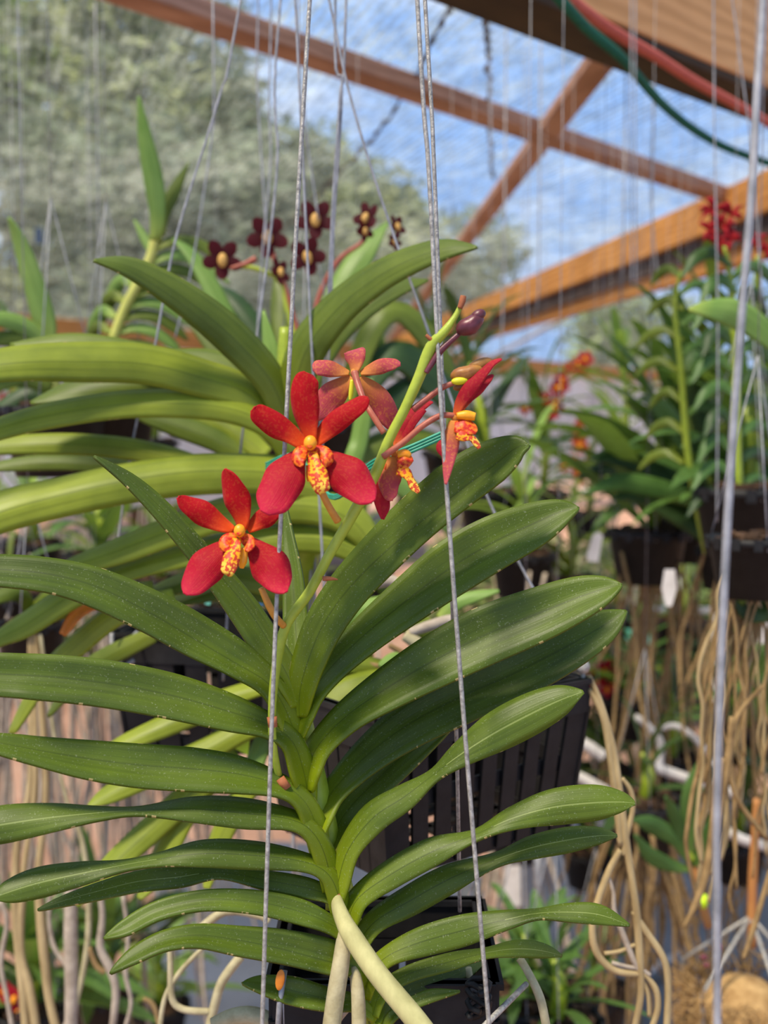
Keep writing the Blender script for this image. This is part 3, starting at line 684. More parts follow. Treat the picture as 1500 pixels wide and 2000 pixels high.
# ================================================================== wires
def wire(pts, d, r, m, parent, n=6):
    rows = [(p[0], p[1], p[2] if len(p) > 2 else d) for p in pts]; q = crom(rows, 6 * (len(rows) - 1) + 1) if len(rows) > 2 else rows
    b = MB(); b.tube([P(*a) for a in q], r, n); return b.build('wire', m, parent)
def hanger(label, hook, strands, d, r=.0011, m=None, group=None):
    m = m or M['wire']; t = thing('wire_hanger', label, 'wire hanger', P(hook[0], hook[1], d), group)
    b = MB(); c = P(hook[0], hook[1], d)
    b.tube([c + Vector((.012 * math.sin(a), 0, .012 + .014 * -math.cos(a))) for a in [i * .45 for i in range(11)]], r * 1.3, 6)
    b.build('hook', m, t)
    for s in strands: wire(s, d, r, m, t)
    return t
hanger('bright galvanised wires crossing in front of the foreground orchid', (720, -1800), [
    [(720, -1800, .60), (605, 0, .60), (560, 800, .60), (535, 1300, .60), (512, 2000, .60), (506, 2200, .60)],
    [(720, -1800, .60), (815, 0, .60), (838, 340, .60), (862, 800, .60), (900, 1330, .60), (955, 2000, .60), (972, 2200, .60)],
    [(720, -1800, .66), (830, 0, .66), (848, 330, .66), (866, 800, .67), (884, 1200, .68), (893, 1500, .70), (898, 1780, .74)]], .60, .00125)
hanger('wires meeting above and running down to the left basket and its plant', (700, -1280), [
    [(700, -1280), (470, 0), (428, 190), (345, 460), (300, 690), (262, 850), (228, 1080), (218, 1236)],
    [(700, -1280), (548, 0), (541, 330), (500, 670), (472, 860), (448, 1150), (436, 1330)],
    [(700, -1280, .95), (676, 0, .95), (664, 190, .95), (650, 400, .95), (636, 690, .96), (612, 1000, 1.0), (604, 1240, 1.02)],
    [(700, -1280, .95), (655, 0, .95), (668, 170, .95), (652, 440, .96), (642, 690, .96), (620, 1000, 1.0), (612, 1240, 1.02)]], 1.02, .0012, M['wireg'])
hanger('slanting wires that spread to the corners of the right basket', (560, -360), [
    [(560, -360), (645, 10), (682, 180), (745, 390), (832, 635), (880, 775), (958, 985), (1062, 1185), (1130, 1262), (1146, 1303)],
    [(560, -360), (610, 700), (640, 1235), (668, 1335), (715, 1440)]], .93, .0011, M['wireg'])
for k, (pts, d, lab) in enumerate([
    ([(505, 0), (502, 150), (512, 330), (522, 480)], 1.3, 'thin blurred wire ending among the burgundy flowers at their left'),
    ([(530, 0), (526, 200), (528, 320), (512, 500), (500, 700)], 1.25, 'thin blurred wire, second from the left at the top of the burgundy flowers'),
    ([(584, 0), (583, 120), (597, 250), (622, 430)], 1.3, 'thin blurred wire dropping to the highest burgundy flower'),
    ([(1232, -60), (1232, 200), (1233, 560)], 1.6, 'pair of pale far wires over the crossing red and green ropes'),
    ([(1393, -60), (1396, 300), (1402, 640), (1400, 1020)], 1.5, 'pale wire dropping in front of the red spidery flower'),
    ([(1425, -40), (1450, 150), (1468, 300), (1490, 600)], 1.5, 'pale slanting wire right of the red spidery flower'),
    ([(955, -40), (952, 0), (957, 200), (958, 330)], 2.4, 'fine dark line hanging under the upper net'),
    ([(418, 230), (405, 330), (375, 520), (342, 660)], 1.3, 'faint wire parallel to the left basket wire'),
    ([(189, 180), (192, 400), (193, 640)], 2.2, 'faint wire left of the tall yellow-stemmed orchid'),
    ([(985, 520), (982, 600), (980, 690)], 2.2, 'short grey wire before the amber rafter near its low end'),
    ([(1052, 560), (1048, 620)], 2.2, 'short grey wire before the middle of the amber rafter'),
    ([(1275, 260), (1272, 400), (1286, 560)], 2.4, 'grey wire crossing the amber rafter under the long batten'),
    ([(1218, 460), (1212, 600)], 2.4, 'grey wire crossing the amber rafter left of the dark knot')]):
    b = MB(); q = crom([(x, y) for x, y in pts], 20) if len(pts) > 2 else pts
    r = .0011 * (1.5 if d > 2 else 1); pp = [P(x, y, d) for x, y in q]
    if pp[0].z < CEIL: pp = [Vector((pp[0].x, pp[0].y, CEIL))] + pp
    b.tube(pp, r, 6)
    if 'pair' in lab: b.tube([P(x + 9, y, d) for x, y in q], r, 6)
    tag(b.build('hanging_wire', M['wireg']), lab, 'wire')
o = wire([(1496, -300), (1490, 0), (1478, 200), (1468, 380), (1450, 600), (1428, 900), (1412, 1200), (1402, 1500), (1400, 1700), (1402, 2200)], .43, .0016, M['wireg'], None, 8)
o.name = 'hanging_wire'; tag(o, 'thick out-of-focus wire nearest the camera running down the right side', 'wire')
# hooks at the rims
b = MB(); q = crom([(716, 1470, .795), (728, 1435, .79), (745, 1415, .785), (762, 1418, .79), (768, 1432, .80)], 20); b.tube([P(*a) for a in q], .0019, 8)
b.tube([P(768, 1432, .80), P(790, 1500, .82), P(760, 1560, .80)], .0012, 6)
tag(b.build('wire_hook', M['wire']), 'bent wire hook over the near corner of the right basket', 'hook')
b = MB(); q = crom([(218, 1236, 1.05), (222, 1285, 1.04), (238, 1302, 1.03), (258, 1292, 1.03), (262, 1290, 1.03)], 20); b.tube([P(*a) for a in q], .0022, 8)
q = crom([(234, 1300, 1.03), (245, 1262, 1.03), (268, 1234, 1.05)], 12); b.tube([P(*a) for a in q], .0018, 8)
tag(b.build('wire_hook', M['wireg']), 'curled wire hook on the left corner of the left basket', 'hook')
b = MB(); b.tube([P(1138, 1300, .93), P(1140, 1370, .93), P(1132, 1432, .935)], .0016, 6); b.ball(P(1138, 1302, .925), .006)
tag(b.build('wire_hook', M['wire']), 'straight wire peg through the far right corner of the right basket', 'hook')
b = MB(); b.tube([P(940, 2010, .64), P(1028, 1922, .70)], .0018, 8)
tag(b.build('wire_end', M['wire']), 'cut wire end sticking up to the right of the bottom basket', 'wire')
b = MB(); b.tube([P(556, 1895, .645), P(546, 1960, .64), P(540, 2060, .64)], .0017, 8); b.tube([P(552, 1900, .66), P(556, 2060, .66)], .0005, 5)
tag(b.build('wire_end', M['wireg']), 'grey wire end crossing the orange withered patch', 'wire')
b = MB(); b.tube([P(575, 1510, 1.0), P(573, 1640, 1.0), P(572, 1815, 1.0)], .0018, 6); b.tube([P(572, 1815, 1.0), P(590, 1790, 1.0)], .001, 5)
tag(b.build('hanging_wire', M['wireg']), 'grey wire behind the middle of the foreground stem', 'wire')
b = MB(); b.tube([P(932, 1690, 1.0), P(905, 1790, 1.0)], .0012, 6)
tag(b.build('hanging_wire', M['wireg']), 'short slanting wire below the right basket', 'wire')
# ribbons and ropes
b = MB()
for k in range(3):
    q = crom([(520, 905 + k * 5, .84), (580, 890 + k * 4, .80), (650, 968 + k * 3, .76), (725, 903 + k * 6, .70), (800, 872 + k * 6, .70), (866, 843 + k * 6, .70)], 40)
    b.tube([P(*a) for a in q], .0011, 5)
tag(b.build('ribbon_tie', M['twine']), 'turquoise plastic tie stretched behind the flower stalk', 'tie')
q = crom([(1060, -40), (1140, 50), (1215, 115), (1300, 210), (1400, 280), (1520, 325)], 50)
b = MB(); b.tube([PZ(x, y, CEIL - .30) for x, y in q], .0075, 7); tag(b.build('rope', M['gree']), 'dark green rope sagging below the near rafter', 'rope')
q = crom([(1090, -20), (1180, 50), (1280, 110), (1350, 155), (1430, 200), (1540, 262)], 50)
b = MB(); b.tube([PZ(x, y, CEIL - .26) for x, y in q], .0085, 7); tag(b.build('rope', M['redr']), 'red rope running along the near rafter', 'rope')
# tags and tapes
def plate(name, pts, d, m, label, cat, th=.001):
    b = MB(); k = len(pts); f = [P(x, y, d) for x, y in pts]; r = [P(x, y, d + th) for x, y in pts]
    b.add(f + r, [tuple(range(k))[::-1], tuple(range(k, 2 * k))] + [(i, (i + 1) % k, (i + 1) % k + k, i + k) for i in range(k)])
    o = b.build(name, m, smooth=False); tag(o, label, cat); return o
plate('plant_tag', [(488, 1415), (458, 1462), (484, 1475), (490, 1430)], .98, M['neon'], 'neon yellow plant tag between the drooping olive leaves', 'plant tag')
plate('plant_tag', [(1168, 1038), (1178, 1046), (1168, 1098), (1148, 1096), (1146, 1084), (1158, 1045)], 1.9, M['white'], 'white plant tag hanging at middle right, left of the blurred black pot', 'plant tag')
plate('plant_tag', [(1298, 1112), (1318, 1112), (1322, 1150), (1312, 1184), (1300, 1184), (1292, 1150)], 1.7, M['white'], 'pointed white plant tag below the blurred black pot', 'plant tag')
plate('plant_tag', [(1478, 1200), (1500, 1196), (1500, 1250), (1482, 1262)], 1.6, M['white'], 'white plant tag at the right edge beside the root tangle', 'plant tag')
plate('plant_tag', [(986, 1690), (1016, 1690), (1018, 1770), (984, 1768)], 2.2, M['white'], 'white plant tag standing below the lowest twisted right leaves', 'plant tag')
b = MB(); b.add([PZ(x, y, CEIL - .004) for x, y in ((68, 445), (84, 445), (84, 476), (68, 476))] + [PZ(x, y, CEIL) for x, y in ((68, 445), (84, 445), (84, 476), (68, 476))], [(0, 1, 2, 3), (7, 6, 5, 4), (0, 4, 5, 1), (1, 5, 6, 2), (2, 6, 7, 3), (3, 7, 4, 0)])
tag(b.build('tape_scrap', M['blue'], smooth=False), 'small blue scrap of tape stuck to the net at the far left', 'tape')
plate('plant_tag', [(504, 1168), (520, 1166), (522, 1180), (506, 1182)], 1.15, M['blue'], 'tiny blue tag glimpsed beside the amber flower stem', 'plant tag')
plate('plant_tag', [(1222, 1228), (1244, 1230), (1240, 1252), (1222, 1250)], 2.4, M['teal'], 'left of the two turquoise scraps at right', 'plant tag')
plate('plant_tag', [(1256, 1240), (1280, 1240), (1278, 1258), (1258, 1258)], 2.4, M['teal'], 'right of the two turquoise scraps at right', 'plant tag')
plate('plant_tag', [(400, 1158), (414, 1162), (410, 1182), (400, 1180)], 1.15, M['teal'], 'green scrap of tie below the lower red flower', 'plant tag')

# ================================================================== the olive orchid behind
OB = thing('vanda_orchid', 'big olive-green strap-leaved orchid behind the red flowers at left', 'orchid', P(560, 1300, 1.06))
ptube('stem', [(556, 640, 10, .97), (558, 760, 20, .97), (575, 900, 24, .98), (600, 1020, 26, 1.0), (590, 1150, 26, 1.03), (560, 1300, 24, 1.06)], 1, M['stem'], OB, 10)
def bleaf(pts, d1, m=None, k=.35, tilt=.35, d0=.97, bow=0): ribbon('leaf', pts, d0, d1, m or M['leafb'], OB, k, tilt, .002, bow)
LD, LP = M['leafd'], M['leafp']
bleaf([(565, 840, 46), (528, 745, 62), (455, 662, 72), (382, 600, 66), (310, 552, 54), (245, 520, 36), (183, 509, 4)], .86, LD)
bleaf([(565, 830, 46), (576, 760, 64), (602, 680, 74), (660, 605, 68), (730, 548, 60), (800, 510, 52), (870, 487, 38), (932, 483, 4)], .86, LD)
bleaf([(575, 830, 46), (592, 760, 56), (642, 665, 58), (705, 605, 48), (770, 566, 36), (836, 548, 4)], 1.02, LD)
bleaf([(555, 860, 48), (490, 775, 62), (390, 738, 74), (280, 712, 78), (150, 708, 78), (40, 710, 68), (-80, 725, 54), (-150, 742, 8)], .86, k=.4)
bleaf([(560, 850, 46), (545, 795, 46), (500, 745, 56), (420, 712, 54), (340, 703, 40), (245, 694, 6)], .98, LD)
bleaf([(570, 900, 46), (545, 850, 50), (490, 812, 54), (400, 792, 56), (250, 790, 54), (100, 812, 50), (0, 838, 42), (-100, 872, 36), (-170, 910, 5)], .88, k=.4)
bleaf([(400, 740, 60), (250, 750, 60), (150, 762, 44), (60, 788, 5)], .98, LD, d0=1.0)
bleaf([(345, 705, 30), (230, 680, 38), (130, 668, 32), (20, 674, 5)], .99, LD, d0=1.0)
bleaf([(640, 955, 70), (560, 932, 76), (500, 926, 76, .1), (380, 928, 80, .15), (250, 945, 78, .15), (120, 972, 78, .1), (0, 1002, 80), (-120, 1055, 60), (-200, 1100, 5)], .88, k=.45)
bleaf([(470, 960, 30), (380, 908, 36), (280, 882, 42), (180, 870, 42), (80, 868, 40), (-20, 874, 30), (-100, 890, 5)], 1.0, d0=1.02)
bleaf([(330, 930, 24), (240, 915, 32), (150, 905, 30), (50, 906, 28), (-60, 920, 5)], 1.03, LD, d0=1.05)
bleaf([(730, 1075, 40), (690, 1020, 64), (620, 992, 68), (520, 990, 68), (420, 1010, 64), (330, 1040, 58), (230, 1078, 50), (130, 1112, 30), (60, 1150, 5)], .93, k=.4)
bleaf([(745, 1115, 40), (700, 1078, 52), (640, 1056, 56), (540, 1052, 56), (440, 1068, 52), (340, 1090, 46), (240, 1118, 42), (140, 1165, 50), (50, 1222, 46), (0, 1248, 30), (-60, 1285, 5)], .93, k=.4)
bleaf([(560, 1150, 50), (440, 1125, 46), (350, 1142, 38), (270, 1168, 8)], .98, LD, d0=1.0)
bleaf([(560, 1170, 44), (470, 1150, 40), (380, 1165, 30), (300, 1190, 8)], 1.0, LD, d0=1.02)
bleaf([(340, 1165, 30), (230, 1200, 44), (150, 1262, 44), (90, 1320, 34), (30, 1420, 16), (25, 1432, 4)], 1.0, k=.3, d0=.96)
bleaf([(300, 1150, 30), (180, 1170, 46), (90, 1198, 44), (20, 1235, 34), (-40, 1270, 5)], .98, LD, d0=.96)
bleaf([(300, 1240, 30), (200, 1290, 40), (140, 1340, 30), (95, 1400, 6)], 1.05, LD, d0=1.02)
bleaf([(540, 1335, 26), (470, 1355, 36), (400, 1385, 46), (320, 1420, 42), (235, 1455, 28), (200, 1470, 4)], .96, k=.4, d0=.99)
bleaf([(560, 1405, 30), (480, 1425, 44), (400, 1468, 48), (300, 1512, 46), (215, 1552, 36), (172, 1575, 4)], .95, k=.4, d0=.99)
bleaf([(470, 1480, 44), (390, 1535, 52), (310, 1608, 52), (250, 1662, 48), (200, 1712, 40), (148, 1768, 14)], .95, k=.3, d0=.99)
bleaf([(420, 1510, 44), (360, 1590, 50), (325, 1660, 46), (295, 1720, 34), (272, 1756, 10)], .96, k=.3, d0=.99)
bleaf([(520, 1500, 34), (470, 1560, 44), (430, 1640, 40), (412, 1700, 28), (404, 1736, 12)], .97, k=.3, d0=.99)
bleaf([(560, 1420, 26), (520, 1440, 34), (495, 1500, 36), (480, 1530, 20)], .98, k=.3, d0=1.0, m=LP)
bleaf([(555, 800, 26), (540, 730, 34), (527, 670, 26), (515, 608, 4)], .99, LP, tilt=0, d0=.98)
bleaf([(500, 900, 34), (420, 860, 44), (340, 830, 44), (260, 800, 30)], 1.1, LD, d0=1.1)
bleaf([(520, 890, 34), (470, 850, 44), (400, 810, 40), (330, 790, 20)], 1.12, d0=1.1)
bleaf([(670, 1000, 30), (690, 900, 36), (702, 860, 34), (712, 800, 30), (722, 740, 14)], 1.1, LP, tilt=0, d0=1.08)
ribbon('leaf', [(192, 1178, 22), (165, 1186, 26), (142, 1208, 24), (122, 1240, 14)], .955, .95, M['orange'], OB, -.3, .2, .001)['label'] = 'withered orange leaf tip'
# roots of the olive orchid
for pts in ([(525, 1800, 7), (505, 1788, 7), (440, 1780, 9), (385, 1818, 8), (358, 1825, 6)],
            [(470, 1868, 9), (435, 1915, 9), (420, 1960, 9), (408, 2010, 9)],
            [(330, 1820, 5), (333, 1880, 6), (336, 1950, 7), (360, 1972, 7), (410, 1976, 7)],
            [(395, 1852, 4), (350, 1900, 5), (322, 1950, 5), (312, 2010, 5)]):
    ptube('aerial_root', pts, .93, M['root'], OB, 8)
ptube('aerial_root', [(415, 2000, 12), (455, 1985, 16), (500, 1984, 17), (560, 2005, 12)], .70, M['root'], FG, 10)

# ================================================================== the stubby orchid in the right basket
OR = thing('stubby_orchid', 'sprawling yellow-green orchid with fat white roots in the right basket', 'orchid', P(830, 1400, .95))
def rl(pts, d0, d1, m=None, k=.3): ribbon('leaf', pts, d0, d1, m or M['leafb'], OR, k, .3, .003)
b = MB(); b.tube([P(700, 1330, .97), P(790, 1300, .97), P(900, 1300, .98)], .012, 8); b.build('stem', M['rootb'], OR)
rl([(860, 1420, 50), (780, 1350, 70), (690, 1360, 80), (630, 1400, 60), (600, 1450, 10)], .93, .90, M['leafb'])
rl([(720, 1290, 30), (670, 1240, 44), (690, 1200, 40), (745, 1180, 30), (790, 1160, 6)], .98, .95, M['leafp'])
rl([(650, 1340, 34), (645, 1290, 44), (670, 1250, 40), (720, 1225, 10)], .97, .93, M['leafp'])
rl([(780, 1340, 26), (750, 1310, 36), (690, 1300, 34), (650, 1310, 8)], .95, .93)
rl([(900, 1290, 30), (850, 1240, 44), (800, 1220, 38), (760, 1230, 8)], 1.0, .97, M['leafb'])
rl([(880, 1330, 30), (930, 1280, 44), (980, 1270, 36), (1010, 1280, 8)], .99, 1.0, LD)
rl([(780, 1220, 20), (760, 1170, 26), (735, 1130, 24), (700, 1110, 5)], 1.0, .98, LD)
rl([(820, 1330, 24), (800, 1300, 30), (770, 1290, 30), (740, 1300, 6)], .95, .93, M['leafp'])
rl([(860, 1210, 20), (890, 1180, 26), (930, 1165, 20), (975, 1155, 4)], 1.0, 1.0, M['leafp'])
for pts, m in (([(770, 1140, 12), (800, 1137, 15), (820, 1142, 14)], 'rootg'), ([(735, 1140, 11), (765, 1135, 12), (790, 1150, 10)], 'rootw'),
               ([(790, 1240, 12), (812, 1255, 14), (830, 1280, 14), (850, 1310, 12)], 'root'), ([(650, 1262, 10), (670, 1250, 11), (690, 1262, 8)], 'rootw'),
               ([(800, 1235, 9), (840, 1222, 11), (880, 1210, 10), (900, 1213, 6)], 'rootw'), ([(815, 1260, 9), (808, 1290, 9), (790, 1310, 6)], 'rootb'),
               ([(700, 1290, 5), (760, 1310, 6), (800, 1340, 5)], 'rootb'), ([(760, 1260, 5), (790, 1280, 6), (770, 1300, 4)], 'rootb'),
               ([(930, 1240, 7), (980, 1210, 8), (1040, 1200, 6)], 'rootw'), ([(900, 1260, 8), (950, 1255, 9), (1010, 1240, 7)], 'root')):
    ptube('aerial_root', pts, .94, M[m], OR, 8)
# roots hanging from its far corner, lower right
R_ = lambda pts, m='roott', d=.93: ptube('aerial_root', pts, d, M[m], OR, 8)
R_([(1150, 1320, 5), (1172, 1370, 6), (1195, 1450, 7), (1210, 1540, 7), (1222, 1640, 8), (1235, 1720, 7), (1245, 1800, 8), (1250, 1880, 8), (1252, 1940, 7), (1240, 2010, 7)])
R_([(1150, 1345, 5), (1178, 1400, 7), (1192, 1480, 7), (1205, 1580, 7), (1212, 1650, 6)])
R_([(1215, 1520, 4), (1232, 1545, 5), (1236, 1580, 5), (1222, 1640, 6), (1218, 1670, 5)])
R_([(1212, 1660, 6), (1190, 1700, 7), (1168, 1760, 7), (1157, 1810, 7), (1165, 1860, 7), (1200, 1895, 7), (1252, 1903, 6)])
R_([(1190, 1715, 3), (1198, 1745, 4), (1200, 1780, 5), (1215, 1820, 6), (1235, 1870, 6), (1248, 1895, 5)], 'rootw')
R_([(1236, 1780, 5), (1262, 1820, 7), (1295, 1870, 7), (1305, 1920, 7), (1302, 2020, 7)])
R_([(1195, 1880, 4), (1225, 1888, 4), (1250, 1892, 4), (1270, 1905, 4)], 'rootw')
R_([(1250, 1905, 4), (1265, 1940, 4), (1268, 1985, 4)])
R_([(1255, 1900, 4), (1280, 1930, 6), (1285, 1970, 6), (1272, 2010, 6)])
R_([(1180, 1862, 4), (1210, 1858, 4), (1240, 1845, 4)])
# root at the bottom basket
ptube('aerial_root', [(1015, 1872, 8, .71), (1032, 1900, 8, .705), (1055, 1950, 9, .70), (1068, 2010, 9, .70)], .70, M['root'], FG, 10)
ptube('aerial_root', [(915, 1890, 6), (918, 1930, 7), (905, 1980, 7), (903, 2030, 6)], .70, M['root'], FG, 8)
ptube('aerial_root', [(820, 1985, 7), (860, 1968, 8), (895, 1925, 8), (915, 1905, 6)], .71, M['root'], FG, 8)
b = MB()
for i in range(5):
    q = [P(935 + 22 * math.sin(i + j * .9), 1925 + 12 * i + 16 * math.cos(j * .9), .665 + .004 * j) for j in range(9)]; b.tube(q, .0019, 6)
tag(b.build('cable_tie', M['plastic']), 'knotted black tie at the right corner of the bottom basket', 'tie')

# ================================================================== orchids further back: traced ones
def traced(name, label, base, d, cat='orchid', group=None): return thing(name, label, cat, P(base[0], base[1], d), group)
def tl(par, pts, d0, d1, m, k=.3, tilt=.3, th=.0025): return ribbon('leaf', pts, d0, d1, M[m], par, k, tilt, th, per=5)
def potmesh(r, h, n=24, nslot=12):
    """tapered pot with rolled rim and slots"""
    b = MB(); pr = [(r * .78, 0), (r * .98, h * .86), (r * 1.06, h * .87), (r * 1.07, h), (r * .98, h), (r * .95, h * .85), (r * .74, .006)]
    vs = [(R * math.cos(2 * math.pi * j / n), R * math.sin(2 * math.pi * j / n), z) for R, z in pr for j in range(n)]
    fs = [(i * n + j, i * n + (j + 1) % n, (i + 1) * n + (j + 1) % n, (i + 1) * n + j) for i in range(len(pr) - 1) for j in range(n)] + [tuple(range(n))[::-1], tuple((len(pr) - 1) * n + j for j in range(n))]
    b.add(vs, fs); return b
POT = potmesh(.062, .085).mesh('pot_body', M['plastic'])
b = MB()
for j in range(14): a = 2 * math.pi * j / 14; b.box((.0655 * math.cos(a), .0655 * math.sin(a), .078), (.004, .012, .016), Matrix.Rotation(a, 3, 'Z'))
POTR = b.mesh('pot_rim', M['plastic'], False)
rs = random.Random(3)
b = MB()
for i in range(70):
    a = rs.uniform(0, 6.28); rr = .052 * math.sqrt(rs.random()); b.box((rr * math.cos(a), rr * math.sin(a), .078 + rs.uniform(0, .012)), (.014, .008, .006), Matrix.Rotation(rs.uniform(0, 3), 3, 'Z') @ Matrix.Rotation(rs.uniform(-.6, .6), 3, 'X'))
CHIP = b.mesh('bark_chips', M['chip'], False)
def hangpot(pos, label, sc=1.0, top=None):
    label = ' '.join(label.split()[:16])
    """a pot hanging from the roof frame on three wires"""
    t = thing('plant_pot', label, 'plant pot', pos); t.scale = (sc, sc, sc)
    for nm, me in (('pot_body', POT), ('rim_notches', POTR), ('bark_chips', CHIP)):
        o = bpy.data.objects.new(nm, me); COL.objects.link(o); o.parent = t
    h = thing('wire_hanger', 'hanger ' + label.replace('black pot', '', 1).strip(), 'wire hanger', pos)
    zt = (top or CEIL) - pos.z
    zk = min(zt - .05, .34 * sc)
    for k in range(3):
        a = k * 2.094 + .5; b = MB(); e = Vector((.064 * sc * math.cos(a), .064 * sc * math.sin(a), .075 * sc))
        b.tube([e + Vector((0, 0, -.004)), Vector((0, 0, zk))], .0008, 5)
        o = bpy.data.objects.new('wire', b.mesh('wire', M['wireg'])); COL.objects.link(o); o.parent = h
    b = MB(); b.tube([Vector((0, 0, zk)), Vector((0, 0, zt))], .0005, 5)
    o = bpy.data.objects.new('wire', b.mesh('wire', M['wireg'])); COL.objects.link(o); o.parent = h
    return t
# strap leaf shapes, base at the origin, growing along +X
def strap(ln, wd, rise, droop, m, fold=.35, n=9):
    b = MB(); vs = []; uv = []
    for i in range(n + 1):
        t = i / n; x = ln * (t - .22 * droop * t * t); z = ln * (rise * t - droop * t * t * .6); w_ = wd * min(1, .55 + t * 2.2) * (min(1, (1 - t) * 4.0) ** .55 if t < 1 else .02)
        for j, c in enumerate((-1, -.5, 0, .5, 1)):
            vs.append((x, c * w_ / 2, z + abs(c) * w_ * fold * .5)); uv.append(((c + 1) / 2, t))
    b.add(vs, [(i * 5 + j, i * 5 + j + 1, (i + 1) * 5 + j + 1, (i + 1) * 5 + j) for i in range(n) for j in range(4)], uv)
    return b.mesh('leaf', M[m])
STRAPS = {}
def straps(m):
    if m not in STRAPS: STRAPS[m] = [strap(1, .13, .55, .8, m), strap(1, .12, .35, .9, m), strap(1, .14, .75, .55, m), strap(1, .11, .2, .5, m)]
    return STRAPS[m]
def rootmesh(seed, m):
    r = random.Random(seed); q = []; x = y = 0.0; dx = r.uniform(-.1, .1); dy = r.uniform(-.1, .1)
    for i in range(15):
        q.append(Vector((x, y, -i / 14))); dx += r.uniform(-.035, .035); dy += r.uniform(-.035, .035); dx *= .9; dy *= .9; x += dx * .22; y += dy * .22
    b = MB(); b.tube(q, [.0072] * 13 + [.006, .003], 5); return b.mesh('aerial_root', M[m])
ROOTS = {m: [rootmesh(i * 3 + len(m), m) for i in range(7)] for m in ('root', 'rootb', 'rootw', 'rootg')}
def flowermesh(pm, np_=5, seed=0):
    b = MB(); r = random.Random(seed)
    for k in range(np_):
        a = math.pi / 2 + 2 * math.pi * k / np_; vs = []; uv = []
        R3 = Matrix.Rotation(a, 3, 'Y')
        for i in range(7):
            t = i / 6; w_ = .84 * math.sin(math.pi * (t * .86 + .08)) ** .7 * (.35 + .65 * t ** .5)
            for c in (-1, 0, 1): vs.append(R3 @ Vector((t, -.12 * t + .1 * abs(c) * w_, c * w_ / 2))); uv.append(((c + 1) / 2, t))
        b.add(vs, [(i * 3 + j, i * 3 + j + 1, i * 3 + j + 4, i * 3 + j + 3) for i in range(6) for j in range(2)], uv)
    return b.mesh('flower', M[pm])
b = MB(); b.ball((0, -.12, -.08), (.22, .2, .34)); FCEN = b.mesh('flower_centre', M['yel'])
M['crm'] = simple('cream_centre', '#b8863a', '#dcb060', 60, .5); b = MB(); b.ball((0, -.12, -.08), (.24, .2, .36)); FCENC = b.mesh('flower_centre', M['crm'])
FM = {k: flowermesh(k) for k in ('bur', 'ros', 'sal')}
def setflower(par, x, y, r, d, kind, rnd, cen=True, face=(0, 0)):
    o = bpy.data.objects.new('flower', FM[kind]); COL.objects.link(o); o.parent = par; o.matrix_parent_inverse = parent_world(par).inverted()
    o.location = P(x, y, d); s = r * d / F; o.scale = (s, s, s); o.rotation_euler = (face[1] + rnd.uniform(-.2, .2), rnd.uniform(-.3, .3), face[0] + rnd.uniform(-.3, .3))
    if cen:
        c = bpy.data.objects.new('flower_centre', FCENC if kind == 'bur' else FCEN); COL.objects.link(c); c.parent = o
    return o
rf = random.Random(11)
# tall yellow-stemmed orchid, upper left
TY = traced('vanda_orchid', 'tall pale orchid with a yellow stem and one long upright leaf, upper left', (215, 900), 1.5)
hangpot(P(215, 900, 1.5), 'black pot of the tall yellow-stemmed orchid')
ptube('stem', [(214, 880, 10), (216, 700, 10), (226, 650, 10), (250, 590, 10), (280, 535, 10), (298, 490, 10), (306, 440, 9), (312, 420, 5)], 1.5, M['stemy'], TY)
tl(TY, [(304, 470, 22), (308, 420, 30), (300, 350, 38), (284, 270, 28), (271, 188, 3)], 1.48, 1.44, 'leafp', tilt=0)
tl(TY, [(312, 460, 20), (320, 420, 24), (340, 375, 26), (369, 318, 3)], 1.50, 1.5, 'leafd', tilt=0)
tl(TY, [(302, 500, 12), (284, 468, 18), (262, 430, 3)], 1.5, 1.52, 'leafp', tilt=0)
for i, (x, y) in enumerate([(300, 488), (294, 515), (284, 540), (270, 560), (258, 580), (246, 602), (236, 625), (228, 650), (222, 680)]):
    tl(TY, [(x, y, 12), (x + 34, y - 16 + i * 1, 18), (x + 76, y - 14 + i * 2, 22), (x + 122 - i * 2, y + 8 + i * 2, 18), (x + 160 - i * 5, y + 40, 3)], 1.5, 1.52, 'leafp' if i % 2 else 'leafd')
for i, (x, y) in enumerate([(262, 560), (244, 590), (226, 620), (216, 650)]):
    tl(TY, [(x, y, 10), (x - 24, y - 12, 24), (x - 42, y + 20, 26), (x - 52, y + 60, 3)], 1.5, 1.55, 'leafd' if i % 2 else 'leafp', tilt=0)
# far left leaf plant
LL = traced('vanda_orchid', 'pale orchid at the left edge with one upright pointed leaf', (110, 930), 1.4)
hangpot(P(110, 930, 1.4), 'black pot of the pale orchid at the left edge')
ptube('stem', [(106, 900, 12), (105, 760, 13), (98, 660, 12), (90, 640, 6)], 1.4, M['stemy'], LL)
tl(LL, [(92, 690, 24), (88, 630, 44), (62, 540, 40), (38, 470, 26), (17, 424, 3)], 1.38, 1.34, 'leafp', tilt=0)
tl(LL, [(110, 690, 26), (50, 640, 34), (-10, 622, 26), (-60, 630, 4)], 1.38, 1.3, 'leafp')
tl(LL, [(110, 710, 26), (50, 668, 30), (-10, 662, 26), (-60, 670, 4)], 1.38, 1.3, 'leafd')
tl(LL, [(120, 720, 26), (170, 690, 34), (230, 700, 26), (280, 730, 4)], 1.42, 1.5, 'leafd')
tl(LL, [(100, 760, 26), (40, 740, 30), (-20, 760, 20), (-50, 780, 4)], 1.38, 1.3, 'leafd')
tl(LL, [(110, 800, 26), (60, 770, 30), (0, 800, 26), (-30, 830, 4)], 1.42, 1.4, 'leafk')
